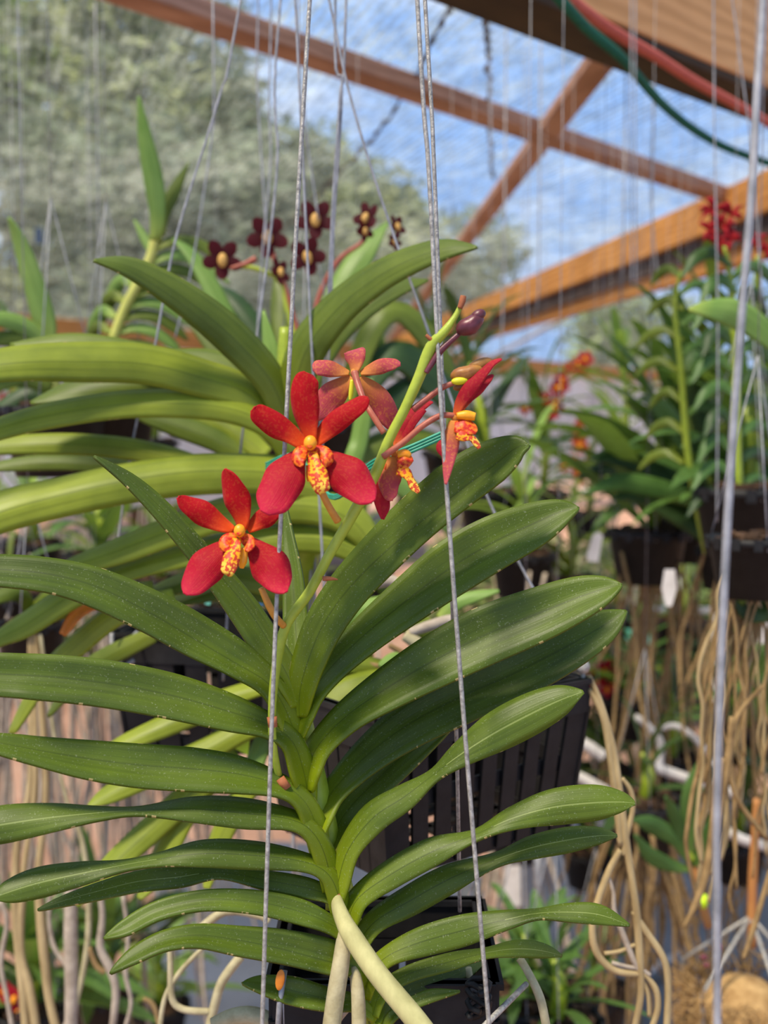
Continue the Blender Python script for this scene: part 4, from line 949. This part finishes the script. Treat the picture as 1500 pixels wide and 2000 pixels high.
# burgundy-flowered orchid
BU = traced('vanda_orchid', 'orchid with dark burgundy flowers on arching stalks behind the olive leaves', (600, 960), 1.35)
hangpot(P(600, 960, 1.35), 'black pot of the burgundy-flowered orchid')
ptube('stem', [(600, 950, 14), (598, 820, 15), (590, 720, 14), (585, 650, 8)], 1.35, M['stem'], BU)
ptube('flower_stalk', [(590, 700, 5), (560, 600, 5), (548, 550, 5), (500, 525, 5), (455, 520, 4)], 1.33, M['spike'], BU)
ptube('flower_stalk', [(595, 700, 5), (560, 570, 5), (540, 520, 5), (530, 480, 4), (526, 460, 4)], 1.33, M['pedr'], BU)
ptube('flower_stalk', [(610, 700, 5), (620, 590, 5), (660, 510, 5), (710, 470, 4), (718, 430, 3)], 1.36, M['pedr'], BU)
ptube('flower_stalk', [(500, 505, 7), (480, 515, 5), (450, 524, 3)], 1.31, M['pedr'], BU)
for x, y, r, fx in [(434, 506, 40, 0), (522, 462, 42, .1), (616, 428, 40, 0), (601, 500, 38, -.1), (546, 530, 28, .8), (716, 425, 32, -1.0), (712, 450, 22, .9), (775, 442, 24, 1.1), (770, 472, 18, 1.0)]:
    setflower(BU, x, y, r, 1.31, 'bur', rf, True, (fx, 0))
for pts, m, t in [([(600, 840, 34), (560, 760, 42), (532, 690, 34), (514, 606, 3)], 'leafp', 0), ([(590, 780, 34), (560, 690, 40), (548, 610, 38), (545, 545, 20)], 'leafd', 0),
               ([(610, 760, 40), (640, 640, 62), (690, 530, 54), (730, 470, 30), (758, 435, 3)], 'leafp', 0), ([(590, 820, 34), (490, 720, 40), (450, 640, 40), (412, 560, 34), (375, 500, 24), (338, 468, 3)], 'leafp', .3),
               ([(580, 830, 40), (500, 760, 46), (440, 700, 44), (390, 640, 30), (350, 600, 4)], 'leafd', .3), ([(600, 790, 30), (540, 700, 40), (470, 600, 34), (430, 560, 4)], 'leafk', .3),
               ([(620, 860, 40), (700, 720, 46), (720, 650, 40), (750, 610, 4)], 'leafd', 0), ([(620, 880, 40), (740, 800, 50), (830, 740, 44), (880, 720, 5)], 'leafk', .3),
               ([(630, 880, 40), (760, 700, 60), (860, 760, 56), (930, 850, 6)], 'leafk', .3), ([(640, 880, 40), (720, 660, 44), (780, 610, 40), (850, 680, 40), (900, 760, 5)], 'leafd', .3),
               ([(620, 900, 36), (690, 800, 40), (735, 700, 30), (745, 630, 4)], 'leafp', 0), ([(640, 930, 40), (740, 870, 44), (830, 860, 34), (900, 900, 5)], 'leafd', .3),
               ([(640, 950, 40), (760, 940, 44), (840, 990, 34), (880, 1050, 5)], 'leafp', .3), ([(580, 930, 40), (500, 880, 44), (430, 900, 34), (380, 960, 5)], 'leafd', .3)]:
    tl(BU, pts, 1.36, 1.42, m, tilt=t)
# red spidery orchid, right top
RT = traced('reed_orchid', 'orchid with spidery red flowers in front of the amber rafter, upper right', (1430, 1080), 1.7)
hangpot(P(1455, 1085, 1.7), 'black pot of the red spidery orchid at the right edge', 1.2)
ptube('stem', [(1450, 1080, 9), (1440, 900, 9), (1436, 700, 8), (1428, 560, 6), (1415, 480, 4)], 1.7, M['stem'], RT)
ptube('stem', [(1470, 1080, 9), (1478, 900, 9), (1480, 700, 8), (1478, 560, 6), (1480, 500, 4)], 1.75, M['stem'], RT)
ptube('stem', [(1380, 1080, 7), (1345, 900, 7), (1330, 720, 6), (1318, 600, 4), (1330, 530, 3)], 1.75, M['stem'], RT)
for x, y, r in [(1395, 410, 34), (1412, 440, 34), (1385, 450, 30), (1402, 476, 26), (1428, 420, 28), (1430, 470, 22), (1480, 472, 26), (1495, 490, 20)]:
    f = MB()
    for k in range(9):
        a = rf.uniform(0, 6.28); l = r * rf.uniform(.7, 1.1); c = P(x, y, 1.66); e = P(x + l * math.cos(a), y + l * math.sin(a), 1.66 + rf.uniform(-.01, .01))
        f.tube([c, c.lerp(e, .5) + Vector((0, 0, .003)), e], [.0015, .004, .0008], 5)
    f.build('flower', M['ros'], RT)
for i in range(20):
    y = 520 + i * 26; s = 1 if i % 2 else -1; x0 = 1436 + rf.uniform(-8, 8); l = rf.uniform(50, 95)
    tl(RT, [(x0, y, 8), (x0 + s * l * .4, y - 26, 22), (x0 + s * l * .8, y - 14, 22), (x0 + s * l * 1.1, y + 24, 3)], 1.7, 1.72 + .05 * s, 'leafg' if i % 3 else 'leafk')
for i in range(14):
    y = 545 + i * 30; s = 1 if i % 2 else -1; x0 = 1328 + rf.uniform(-8, 8); l = rf.uniform(50, 85)
    tl(RT, [(x0, y, 7), (x0 + s * l * .4, y - 20, 16), (x0 + s * l * .8, y - 10, 16), (x0 + s * l * 1.1, y + 14, 3)], 1.75, 1.8, 'leafg' if i % 2 else 'leafd')
tl(RT, [(1345, 604, 4), (1385, 604, 36), (1430, 612, 56), (1480, 640, 50), (1540, 700, 20)], 1.3, 1.35, 'leafp', k=.2, tilt=0)

DF = traced('vanda_orchid', 'many-leaved dark orchid spreading up and left, between the nearest wire and the orange spray', (1420, 1190), 1.9)
hangpot(P(1420, 1150, 1.9), 'black pot of the many-leaved dark orchid at right', .8)
ptube('stem', [(1420, 1150, 14), (1410, 1060, 14), (1395, 980, 13), (1380, 930, 8)], 1.9, M['stem'], DF)
for i in range(26):
    u = i / 25; bx_, by_ = 1385 + 35 * u, 930 + 170 * u; l = rf.uniform(220, 310); a = math.radians(rf.uniform(85, 172) if i % 4 else rf.uniform(20, 80)) - u * .3
    tx, ty = bx_ + l * math.cos(a), by_ - l * math.sin(a) * .85 + 10; mx, my = (bx_ * .45 + tx * .55), (by_ * .45 + ty * .55) - 26; qx, qy = (bx_ * .8 + tx * .2), (by_ * .8 + ty * .2) - 20
    tl(DF, [(bx_, by_, 16), (qx, qy, 34), (mx, my, 40), ((mx + tx) / 2, (my + ty) / 2 - 6, 32), (tx, ty + 14, 4)], 1.9, rf.uniform(1.75, 2.05), rf.choice(['leafg', 'leafk', 'leafg', 'leafd']), tilt=.2)
# ================================================================== orchids further back: grown
def grow(px, py, d, label, h=.16, n=12, ll=.26, az=0, spread=.35, m='leafg', roots=8, rl=.45, rm='root', pot=True, lean=0, seed=0, tiltup=0, flowers=None, potlabel=None, sc=1.0):
    r = random.Random(seed * 13 + int(px) + int(py)); pos = P(px, py, d)
    t = thing('background_orchid', label, 'orchid', pos + Vector((0, 0, 0)), None)
    L0 = straps(m); top = Vector((lean, 0, h))
    b = MB(); b.tube([Vector((0, 0, -.02)), top * .5 + Vector((.01, 0, 0)), top], [.011, .011, .005], 7)
    o = bpy.data.objects.new('stem', b.mesh('stem', M['stem'])); COL.objects.link(o); o.parent = t
    for i in range(n):
        s = i / max(1, n - 1); a = az + (0 if i % 2 else math.pi) + r.uniform(-spread, spread)
        o = bpy.data.objects.new('leaf', L0[r.randrange(4)]); COL.objects.link(o); o.parent = t
        o.location = top * s * .95; l = ll * r.uniform(.75, 1.1) * (1 - .25 * s); o.scale = (l, l * (.9 + .3 * (1 - s)), l)
        o.rotation_euler = (r.uniform(-.3, .3), -(s * .8 + tiltup + r.uniform(-.1, .15)), a)
    for i in range(roots):
        o = bpy.data.objects.new('aerial_root', r.choice(ROOTS[rm])); COL.objects.link(o); o.parent = t
        a = r.uniform(0, 6.28); rr = r.uniform(.02, .07); o.location = (rr * math.cos(a), rr * math.sin(a), r.uniform(-.06, .0)); l = rl * r.uniform(.5, 1.1); g_ = r.uniform(.8, 1.3)
        o.scale = (l * g_, l * g_, l); o.scale = (g_ * .45, g_ * .45, l); o.rotation_euler = (r.uniform(-.12, .12), r.uniform(-.12, .12), r.uniform(0, 6.28))
    if flowers:
        kind, pts = flowers
        sx, sy = pts[0][0], pts[0][1]
        q = [(px, py - 30)] + [((px + p[0]) / 2 if i == 0 else p[0], p[1]) for i, p in enumerate(pts)][::-1]
        b = MB(); k = [P(a, c, d) - pos for a, c in sorted(q, key=lambda v: -v[1])]; b.tube(k, .0022, 5)
        o = bpy.data.objects.new('flower_stalk', b.mesh('flower_stalk', M['spike'])); COL.objects.link(o); o.parent = t
        for x, y, rad in pts: setflower(t, x, y, rad, d - .03, kind, r, rad > 9)
    if pot: hangpot(pos + Vector((0, 0, -.085 * sc)), potlabel or ('black pot of the ' + label), sc)
    return t
rr_ = random.Random(5)
def spray(x0, y0, x1, y1, n, r, jit=10): return [(x0 + (x1 - x0) * i / (n - 1) + rr_.uniform(-jit, jit), y0 + (y1 - y0) * i / (n - 1) + rr_.uniform(-jit, jit), r * rr_.uniform(.8, 1.15)) for i in range(n)]
G = grow
# right-hand mass
G(1265, 1035, 2.0, 'big dense fan of dark green leaves above the blurred black pot at right', .26, 26, .36, .15, .8, 'leafg', 14, .5, 'rootb', lean=.06, sc=1.1, tiltup=.1, potlabel='blurred black pot under the big dense fan of dark green leaves')
G(1345, 1010, 2.15, 'dark fan orchid just right of the dense leaf mass', .28, 24, .34, .4, .8, 'leafg', 12, .5, 'rootb')
G(1450, 1000, 1.85, 'green orchid at the right edge below the red spidery flowers', .2, 20, .30, .2, .7, 'leafg', 12, .55, 'rootb', pot=False)
G(1500, 900, 2.1, 'bright green orchid cut by the right edge', .2, 18, .32, .1, .8, 'leafp', 4, .3, 'rootb')
G(1215, 905, 3.0, 'pale orchid behind the top of the big dark fan', .3, 18, .3, .3, 1.0, 'leafp', 4, .3, 'root')
G(1395, 860, 2.6, 'tall green orchid behind the red spidery orchid', .3, 20, .32, .3, 1.0, 'leafd', 4, .3, 'root')
G(1060, 960, 2.9, 'orchid with small brick-red flowers in two clusters, middle right', .25, 16, .26, .3, .8, 'leafg', 6, .4, 'root', flowers=('ros', spray(1065, 800, 1130, 700, 12, 17, 14) + spray(1030, 790, 1050, 770, 3, 14, 8)))
G(1150, 1000, 3.4, 'orchid with an upright spray of orange flowers against the white sheeting', .2, 12, .22, .3, .9, 'leafd', 6, .4, 'root', flowers=('sal', spray(1150, 830, 1115, 940, 9, 17, 16)))
G(955, 960, 2.3, 'dark-leaved orchid right behind the side-on flowers', .26, 18, .28, .3, .7, 'leafk', 6, .4, 'root', lean=-.04)
G(880, 880, 2.6, 'deep green orchid behind the upper end of the flower stalk', .24, 18, .3, .2, .6, 'leafk', 4, .3, 'root', lean=-.03)
G(1020, 1080, 2.2, 'yellow-green orchid above the second right leaf', .14, 14, .22, .5, .9, 'leafp', 12, .45, 'rootw')
G(1110, 1130, 2.4, 'small orchid with pale tangled roots beside the tip of the third right leaf', .14, 12, .2, .3, .9, 'leafd', 16, .5, 'rootw')
G(1200, 1180, 3.0, 'orchid with dry golden roots below the blurred black pot', .14, 12, .2, .2, .9, 'leafg', 18, .55, 'rootb')
G(1330, 1210, 2.6, 'orchid hidden in golden roots left of the nearest wire', .14, 10, .2, .2, .9, 'leafd', 20, .7, 'rootb')
G(1235, 1360, 2.4, 'green orchid with a crimson bloom at lower right of the right basket', .12, 14, .22, .4, .9, 'leafg', 8, .35, 'rootb', flowers=('ros', [(1180, 1310, 26), (1165, 1325, 26), (1198, 1330, 22), (1185, 1345, 18)]))
G(1290, 1330, 2.8, 'orchid with two salmon blooms at middle right', .12, 14, .22, .4, .9, 'leafk', 8, .35, 'rootb', flowers=('sal', [(1260, 1308, 16), (1222, 1362, 16), (1212, 1350, 12)]))
G(1180, 1500, 2.5, 'green orchid behind the root bundle, level with the right basket', .14, 18, .26, .3, 1.2, 'leafg', 4, .3, 'rootb')
G(1310, 1480, 2.3, 'dark green orchid behind the white pipes', .14, 18, .28, .2, 1.4, 'leafk', 10, .5, 'rootb')
G(1460, 1420, 2.6, 'leafy orchid behind the golden root tangle at the right edge', .14, 18, .26, .2, 1.4, 'leafg', 6, .5, 'rootb')
G(1150, 1660, 2.7, 'dim bluish green orchid below the two upper twisted leaf tips', .12, 20, .26, .2, 1.5, 'leafk', 6, .4, 'rootb')
G(1240, 1640, 2.9, 'dark orchid low behind the white pipe pieces', .12, 20, .28, .2, 1.5, 'leafk', 14, .6, 'rootb')
G(1440, 1640, 2.4, 'dark orchid low at the right beside the nearest wire', .12, 18, .26, .2, 1.5, 'leafk', 8, .4, 'rootb')
G(1255, 1560, 1.9, 'orchid whose brown roots hang in a thick curtain at lower right', .08, 8, .18, .2, 1.2, 'leafk', 26, .42, 'rootb')
G(1020, 1940, 1.5, 'bright green leafy orchid at the bottom right of the lowest leaves', .08, 22, .14, .2, 1.6, 'leafg', 0, .2, 'rootb')
G(1080, 1990, 1.45, 'bright green orchid in the bottom corner beside the cream root', .08, 20, .14, .9, 1.6, 'leafg', 0, .2, 'rootb')
G(1160, 1930, 2.0, 'small green orchid over the charcoal cloth', .05, 12, .12, .9, 1.6, 'leafg', 0, .2, 'rootb')
# centre background seen between things
G(920, 1560, 2.6, 'green orchid seen through the slats of the right basket', .1, 16, .2, .2, 1.5, 'leafp', 10, .4, 'root')
G(1010, 1600, 2.4, 'orchid with pale hanging roots under the right basket', .1, 14, .2, .2, 1.5, 'leafg', 22, .55, 'rootw')
G(700, 1120, 2.2, 'dim orchid behind the gap between stalk and first right leaf', .1, 14, .2, .2, 1.5, 'leafg', 10, .4, 'rootw')
# left background
G(25, 800, 2.8, 'orchid with orange-red flowers at the far left edge', .12, 14, .24, .2, 1.2, 'leafg', 8, .4, 'rootw', flowers=('ros', [(20, 790, 20), (35, 800, 18), (10, 780, 14), (30, 775, 14)]))
G(160, 900, 3.2, 'orchid with a large salmon bloom between the long olive leaves', .12, 14, .24, .2, 1.2, 'leafd', 12, .5, 'rootw', flowers=('sal', [(185, 830, 26), (205, 850, 26), (165, 845, 22), (220, 830, 18)]))
G(300, 860, 3.0, 'orchid with faint crimson flowers behind the olive leaves', .12, 14, .24, .2, 1.2, 'leafd', 10, .5, 'rootw', flowers=('ros', [(262, 862, 14), (278, 878, 12), (338, 835, 10)]))
G(60, 1060, 2.3, 'pale green orchid at left with curling white roots', .1, 16, .22, .2, 1.4, 'leafp', 20, .75, 'rootw')
G(190, 1080, 2.1, 'orchid whose long pale roots fill the left background', .1, 16, .2, .2, 1.4, 'leafg', 26, .95, 'rootw')
G(310, 1130, 2.5, 'orchid with long pale roots behind the left basket', .1, 14, .2, .2, 1.4, 'leafd', 22, .9, 'rootw')
G(20, 1160, 1.9, 'orchid with a curtain of pale roots at the left edge', .04, 4, .1, .2, 1.4, 'leafd', 22, .8, 'rootw')
G(430, 1180, 2.7, 'orchid with roots showing under the left basket', .1, 14, .2, .2, 1.4, 'leafg', 20, .9, 'rootw')
G(60, 1960, 1.9, 'dark green leafy orchid in the bottom left corner', .12, 24, .28, .2, 1.6, 'leafg', 6, .3, 'rootb', flowers=('ros', [(28, 1950, 26), (8, 1935, 20), (35, 1975, 20)]))
G(200, 1930, 2.1, 'leafy green orchid at the bottom left behind the cream roots', .12, 24, .28, .3, 1.6, 'leafg', 6, .3, 'rootb')
G(310, 1960, 2.4, 'green orchid bottom left, next to the blue-grey cloth', .10, 20, .22, .1, 1.6, 'leafp', 6, .3, 'rootb')
# cane orchid lower right with wired pot
CO = traced('cane_orchid', 'upright green-leaved orchid with an orange-brown cane at lower right', (1395, 1820), 1.55)
ptube('stem', [(1340, 1600, 5), (1352, 1660, 6), (1362, 1720, 8), (1372, 1765, 9), (1385, 1810, 9)], 1.55, M['cane'], CO)
ptube('stem', [(1340, 1600, 5), (1344, 1640, 6), (1352, 1680, 7)], 1.545, M['stem'], CO)
ptube('stem', [(1478, 1560, 7), (1474, 1640, 8), (1470, 1720, 9), (1468, 1850, 9)], 1.55, M['cane'], CO)
for pts in ([(1348, 1690, 8), (1320, 1640, 28), (1270, 1610, 34), (1235, 1600, 5)], [(1345, 1680, 8), (1320, 1600, 26), (1300, 1555, 5)], [(1348, 1690, 8), (1345, 1600, 32), (1350, 1540, 30), (1370, 1480, 4)],
            [(1350, 1690, 8), (1385, 1630, 30), (1400, 1570, 5)], [(1350, 1700, 8), (1310, 1690, 26), (1270, 1670, 30), (1240, 1630, 4)], [(1352, 1690, 8), (1390, 1670, 22), (1420, 1650, 4)]):
    tl(CO, pts, 1.55, 1.5, 'leafg', tilt=.1)
b = MB(); b.tube([P(1362, 1756, 1.53), P(1378, 1762, 1.53)], .010, 8); b.build('clip', M['neon'], CO)
t = thing('plant_pot', 'pot lined with shaggy coconut fibre in the bottom right corner', 'plant pot', P(1450, 2120, 1.5))
b = MB()
for i in range(900):
    a = rs.uniform(0, 6.28); z = rs.random(); R_0 = .085 * (1 - .2 * (1 - z)); c = P(1450, 2060, 1.55) + Vector((R_0 * math.cos(a), R_0 * math.sin(a), (z - .5) * .22))
    dvec = Vector((rs.gauss(0, 1), rs.gauss(0, 1), rs.gauss(0, 1))).normalized() * .02; b.tube([c - dvec, c + Vector((0, 0, .003)), c + dvec], .0012, 3, False)
b.ball(P(1450, 2060, 1.55), (.082, .082, .11)); b.build('fibre_liner', M['moss'], t)
for k in range(5):
    a0 = k * 1.256; c = P(1450, 1905, 1.55); e = c + Vector((.085 * math.cos(a0), .085 * math.sin(a0), 0)); b = MB()
    b.tube([P(1466, 1790, 1.55), e, e + Vector((-.01 * math.cos(a0), -.01 * math.sin(a0), -.2))], .0028, 6); b.build('wire', M['wire'], t)
for x, y, r_ in ((1405, 1850, 8), (1375, 1870, 8), (1380, 1885, 7)): pball('dried_flower', x, y, r_, r_ * .7, 1.44, M['dull'] if r_ > 15 else M['maroon'], t, rf.uniform(0, 90), rz=r_ * .5)
# golden root tangle at the right edge
GT = traced('tangled_orchid', 'orchid whose golden roots tangle down the right edge', (1470, 1160), 1.2)
hangpot(P(1470, 1165, 1.2), 'black pot at the right edge above the golden root tangle', .75)
tl(GT, [(1440, 1180, 20), (1470, 1130, 40), (1520, 1090, 30)], 1.2, 1.15, 'leafg'); tl(GT, [(1500, 1200, 30), (1460, 1190, 44), (1440, 1150, 6)], 1.2, 1.2, 'leafk'); tl(GT, [(1520, 1220, 30), (1480, 1140, 50), (1452, 1112, 6)], 1.2, 1.25, 'leafg')
for i in range(26):
    x = rf.uniform(1415, 1520); pts = []; tx = rf.uniform(1335, 1500); y = rf.uniform(1105, 1130); r0 = rf.uniform(2, 4.5)
    ye = rf.uniform(1500, 1800)
    while y < ye:
        pts.append((x, y, r0)); x += (tx - x) * .22 + rf.uniform(-12, 12); y += rf.uniform(38, 62)
    d_ = rf.uniform(1.18, 1.24); ptube('aerial_root', pts, d_, M[rf.choice(['rootb', 'roott', 'rootb'])], GT, 6, 4)
for pts in ([(1410, 1480, 8), (1400, 1560, 10), (1392, 1640, 10), (1375, 1720, 8), (1352, 1780, 6), (1335, 1812, 4)], [(1430, 1400, 6), (1420, 1500, 8), (1405, 1580, 8), (1388, 1680, 7)], [(1490, 1340, 4), (1440, 1400, 5), (1425, 1480, 6), (1440, 1560, 5), (1500, 1640, 5)], [(1505, 1700, 5), (1470, 1820, 6), (1452, 1872, 4)]):
    ptube('aerial_root', pts, 1.12, M['rootb'], GT, 8)
# cream roots at lower left, nearer and sharper
LR = traced('rooting_orchid', 'small orchid whose thick yellowish roots hang at the lower left', (60, 1200), 1.25)
hangpot(P(60, 1200, 1.25) + Vector((0, 0, -.06)), 'small black pot above the thick yellowish roots at lower left', .6)
tl(LR, [(60, 1200, 20), (40, 1160, 30), (-10, 1170, 24), (-30, 1200, 4)], 1.25, 1.2, 'leafd'); tl(LR, [(60, 1200, 20), (110, 1160, 30), (150, 1190, 4)], 1.25, 1.2, 'leafd')
for pts, m in (([(60, 1210, 7), (60, 1520, 7), (35, 1640, 8), (30, 1760, 9), (36, 1850, 9), (44, 1930, 9), (52, 2020, 9)], 'rootg'), ([(62, 1210, 7), (70, 1520, 7), (48, 1700, 8), (40, 1850, 8), (58, 1930, 9), (72, 2020, 9)], 'rootg'),
               ([(67, 1210, 7), (90, 1520, 7), (76, 1700, 8), (80, 1800, 10), (88, 1880, 10), (96, 1950, 9), (112, 2020, 9)], 'rootg'), ([(75, 1210, 4), (120, 1520, 4), (160, 1640, 5), (172, 1740, 6), (172, 1830, 6), (162, 1900, 6), (148, 1960, 5), (132, 2020, 5)], 'root'),
               ([(65, 1210, 4), (80, 1530, 4), (66, 1600, 5), (58, 1690, 5), (50, 1740, 4)], 'rootw'), ([(100, 1700, 4), (96, 1790, 5), (106, 1850, 5), (135, 1895, 6), (142, 1960, 6), (120, 2020, 4)], 'rootw'),
               ([(0, 1760, 5), (14, 1800, 5), (2, 1880, 5), (14, 1950, 5), (26, 2020, 5)], 'rootw'), ([(195, 1740, 6), (200, 1790, 6), (196, 1850, 8), (214, 1890, 9), (226, 1930, 8), (222, 1990, 7), (216, 2020, 6)], 'rootw'),
               ([(174, 1850, 5), (188, 1885, 6), (205, 1900, 6)], 'rootb'), ([(240, 1750, 4), (250, 1830, 4), (245, 1900, 5), (256, 1960, 4), (240, 2020, 4)], 'rootw'), ([(140, 1700, 12), (138, 1820, 14), (140, 1920, 14), (138, 2020, 12)], 'rootw'),
               ([(280, 1950, 4), (300, 1965, 5), (316, 2020, 5)], 'rootb')):
    ptube('aerial_root', pts, 1.22, M['roott' if m == 'rootg' else m], LR, 8)
# white pipe pieces and rails at lower right
for k, (pts, d, r, lab) in enumerate([
    ([(1262, 1492), (1340, 1520), (1440, 1552)], 2.0, .012, 'long grey-white pipe sloping down to the golden roots'),
    ([(1122, 1444), (1150, 1458), (1178, 1478)], 2.0, .013, 'short white pipe right of the basket slats, upper one'),
    ([(1118, 1512), (1150, 1528), (1190, 1550)], 2.0, .013, 'short white pipe right of the basket slats, lower one'),
    ([(1245, 1562), (1275, 1575), (1306, 1600)], 2.0, .015, 'rounded white pipe end beside the twisted leaf tips'),
    ([(1240, 1400), (1262, 1415), (1290, 1450), (1288, 1500)], 2.0, .008, 'curved white hose piece, left of the two arches'),
    ([(1290, 1422), (1320, 1418), (1355, 1440), (1382, 1470)], 2.0, .007, 'arched grey-white hose, right of the two arches'),
    ([(1425, 1625), (1450, 1640), (1505, 1655)], 2.0, .012, 'white pipe piece low at the right edge'),
    ([(1052, 1640), (1051, 1790)], 2.0, .010, 'upright grey pipe below the lower twisted leaves'),
    ([(1180, 1190), (1400, 1192)], 3.2, .011, 'level grey rail behind the pointed white tag'),
    ([(1120, 960), (1330, 952)], 3.6, .010, 'level white rail in front of the white sheeting')]):
    b = MB(); q = crom([list(P(x, y, d)) for x, y in pts], 16) if len(pts) > 2 else [P(x, y, d) for x, y in pts]; b.tube(q, r * .8, 8)
    if 'rail' in lab:
        for e in (q[0], q[-1]): b.tube([e, Vector((e.x, e.y, 0))], r * .8, 8)
    tag(b.build('pipe_piece', M['white'] if 'grey' not in lab or 'white' in lab else M['wireg']), lab, 'pipe')
# pale seam line on the charcoal cloth
b = MB(); q = [PZ(1135, 1975, .04), PZ(1290, 1885, .04), PZ(1330, 1862, .04)]; b.tube(q, .012, 6)
tag(b.build('cloth_seam', M['wireg']), 'pale seam line across the charcoal cloth', 'rod')
# shrubs beyond the sheeting and along it
def shrub(px, d, r, seed, label, m):
    p = P(px, 850, d); p.z = 0; rnd = random.Random(seed); t = thing('shrub', label, 'shrub', p)
    b = MB()
    for k in range(7): a = rnd.uniform(0, 6.28); b.tube([Vector((0, 0, 0)), Vector((r * .3 * math.cos(a), r * .3 * math.sin(a), r * .6)), Vector((r * .6 * math.cos(a), r * .6 * math.sin(a), r * 1.1))], [.02, .015, .006], 5)
    o = bpy.data.objects.new('branches', b.mesh('branches', BARK)); COL.objects.link(o); o.parent = t
    f = MB()
    for i in range(2200):
        dd = Vector((rnd.gauss(0, 1), rnd.gauss(0, 1), rnd.gauss(0, 1))).normalized(); q = Vector((0, 0, r * .85)) + Vector((dd.x * r, dd.y * r, dd.z * r * .8)) * rnd.uniform(.4, 1) ** .5
        u = Vector((rnd.gauss(0, 1), rnd.gauss(0, 1), rnd.gauss(0, .6))).normalized(); v = u.orthogonal().normalized() * .02; u = u * .05; f.add([q - u, q + v, q + u, q - v], [(0, 1, 2, 3)])
    o = bpy.data.objects.new('foliage', f.mesh('foliage', m, False)); COL.objects.link(o); o.parent = t
shrub(120, 7.2, .55, 1, 'green shrub on the earth at the left, before the white sheeting', TL[0])
shrub(420, 7.6, .6, 2, 'pale shrub on the earth behind the left basket', TL[1])
shrub(980, 7.5, .6, 3, 'shrub on the earth behind the right basket plant', TL[0])
shrub(1250, 6.8, .6, 4, 'shrub on the earth at middle right', TL[1])
shrub(1480, 6.0, .6, 5, 'shrub on the earth at the right edge', TL[0])

#END
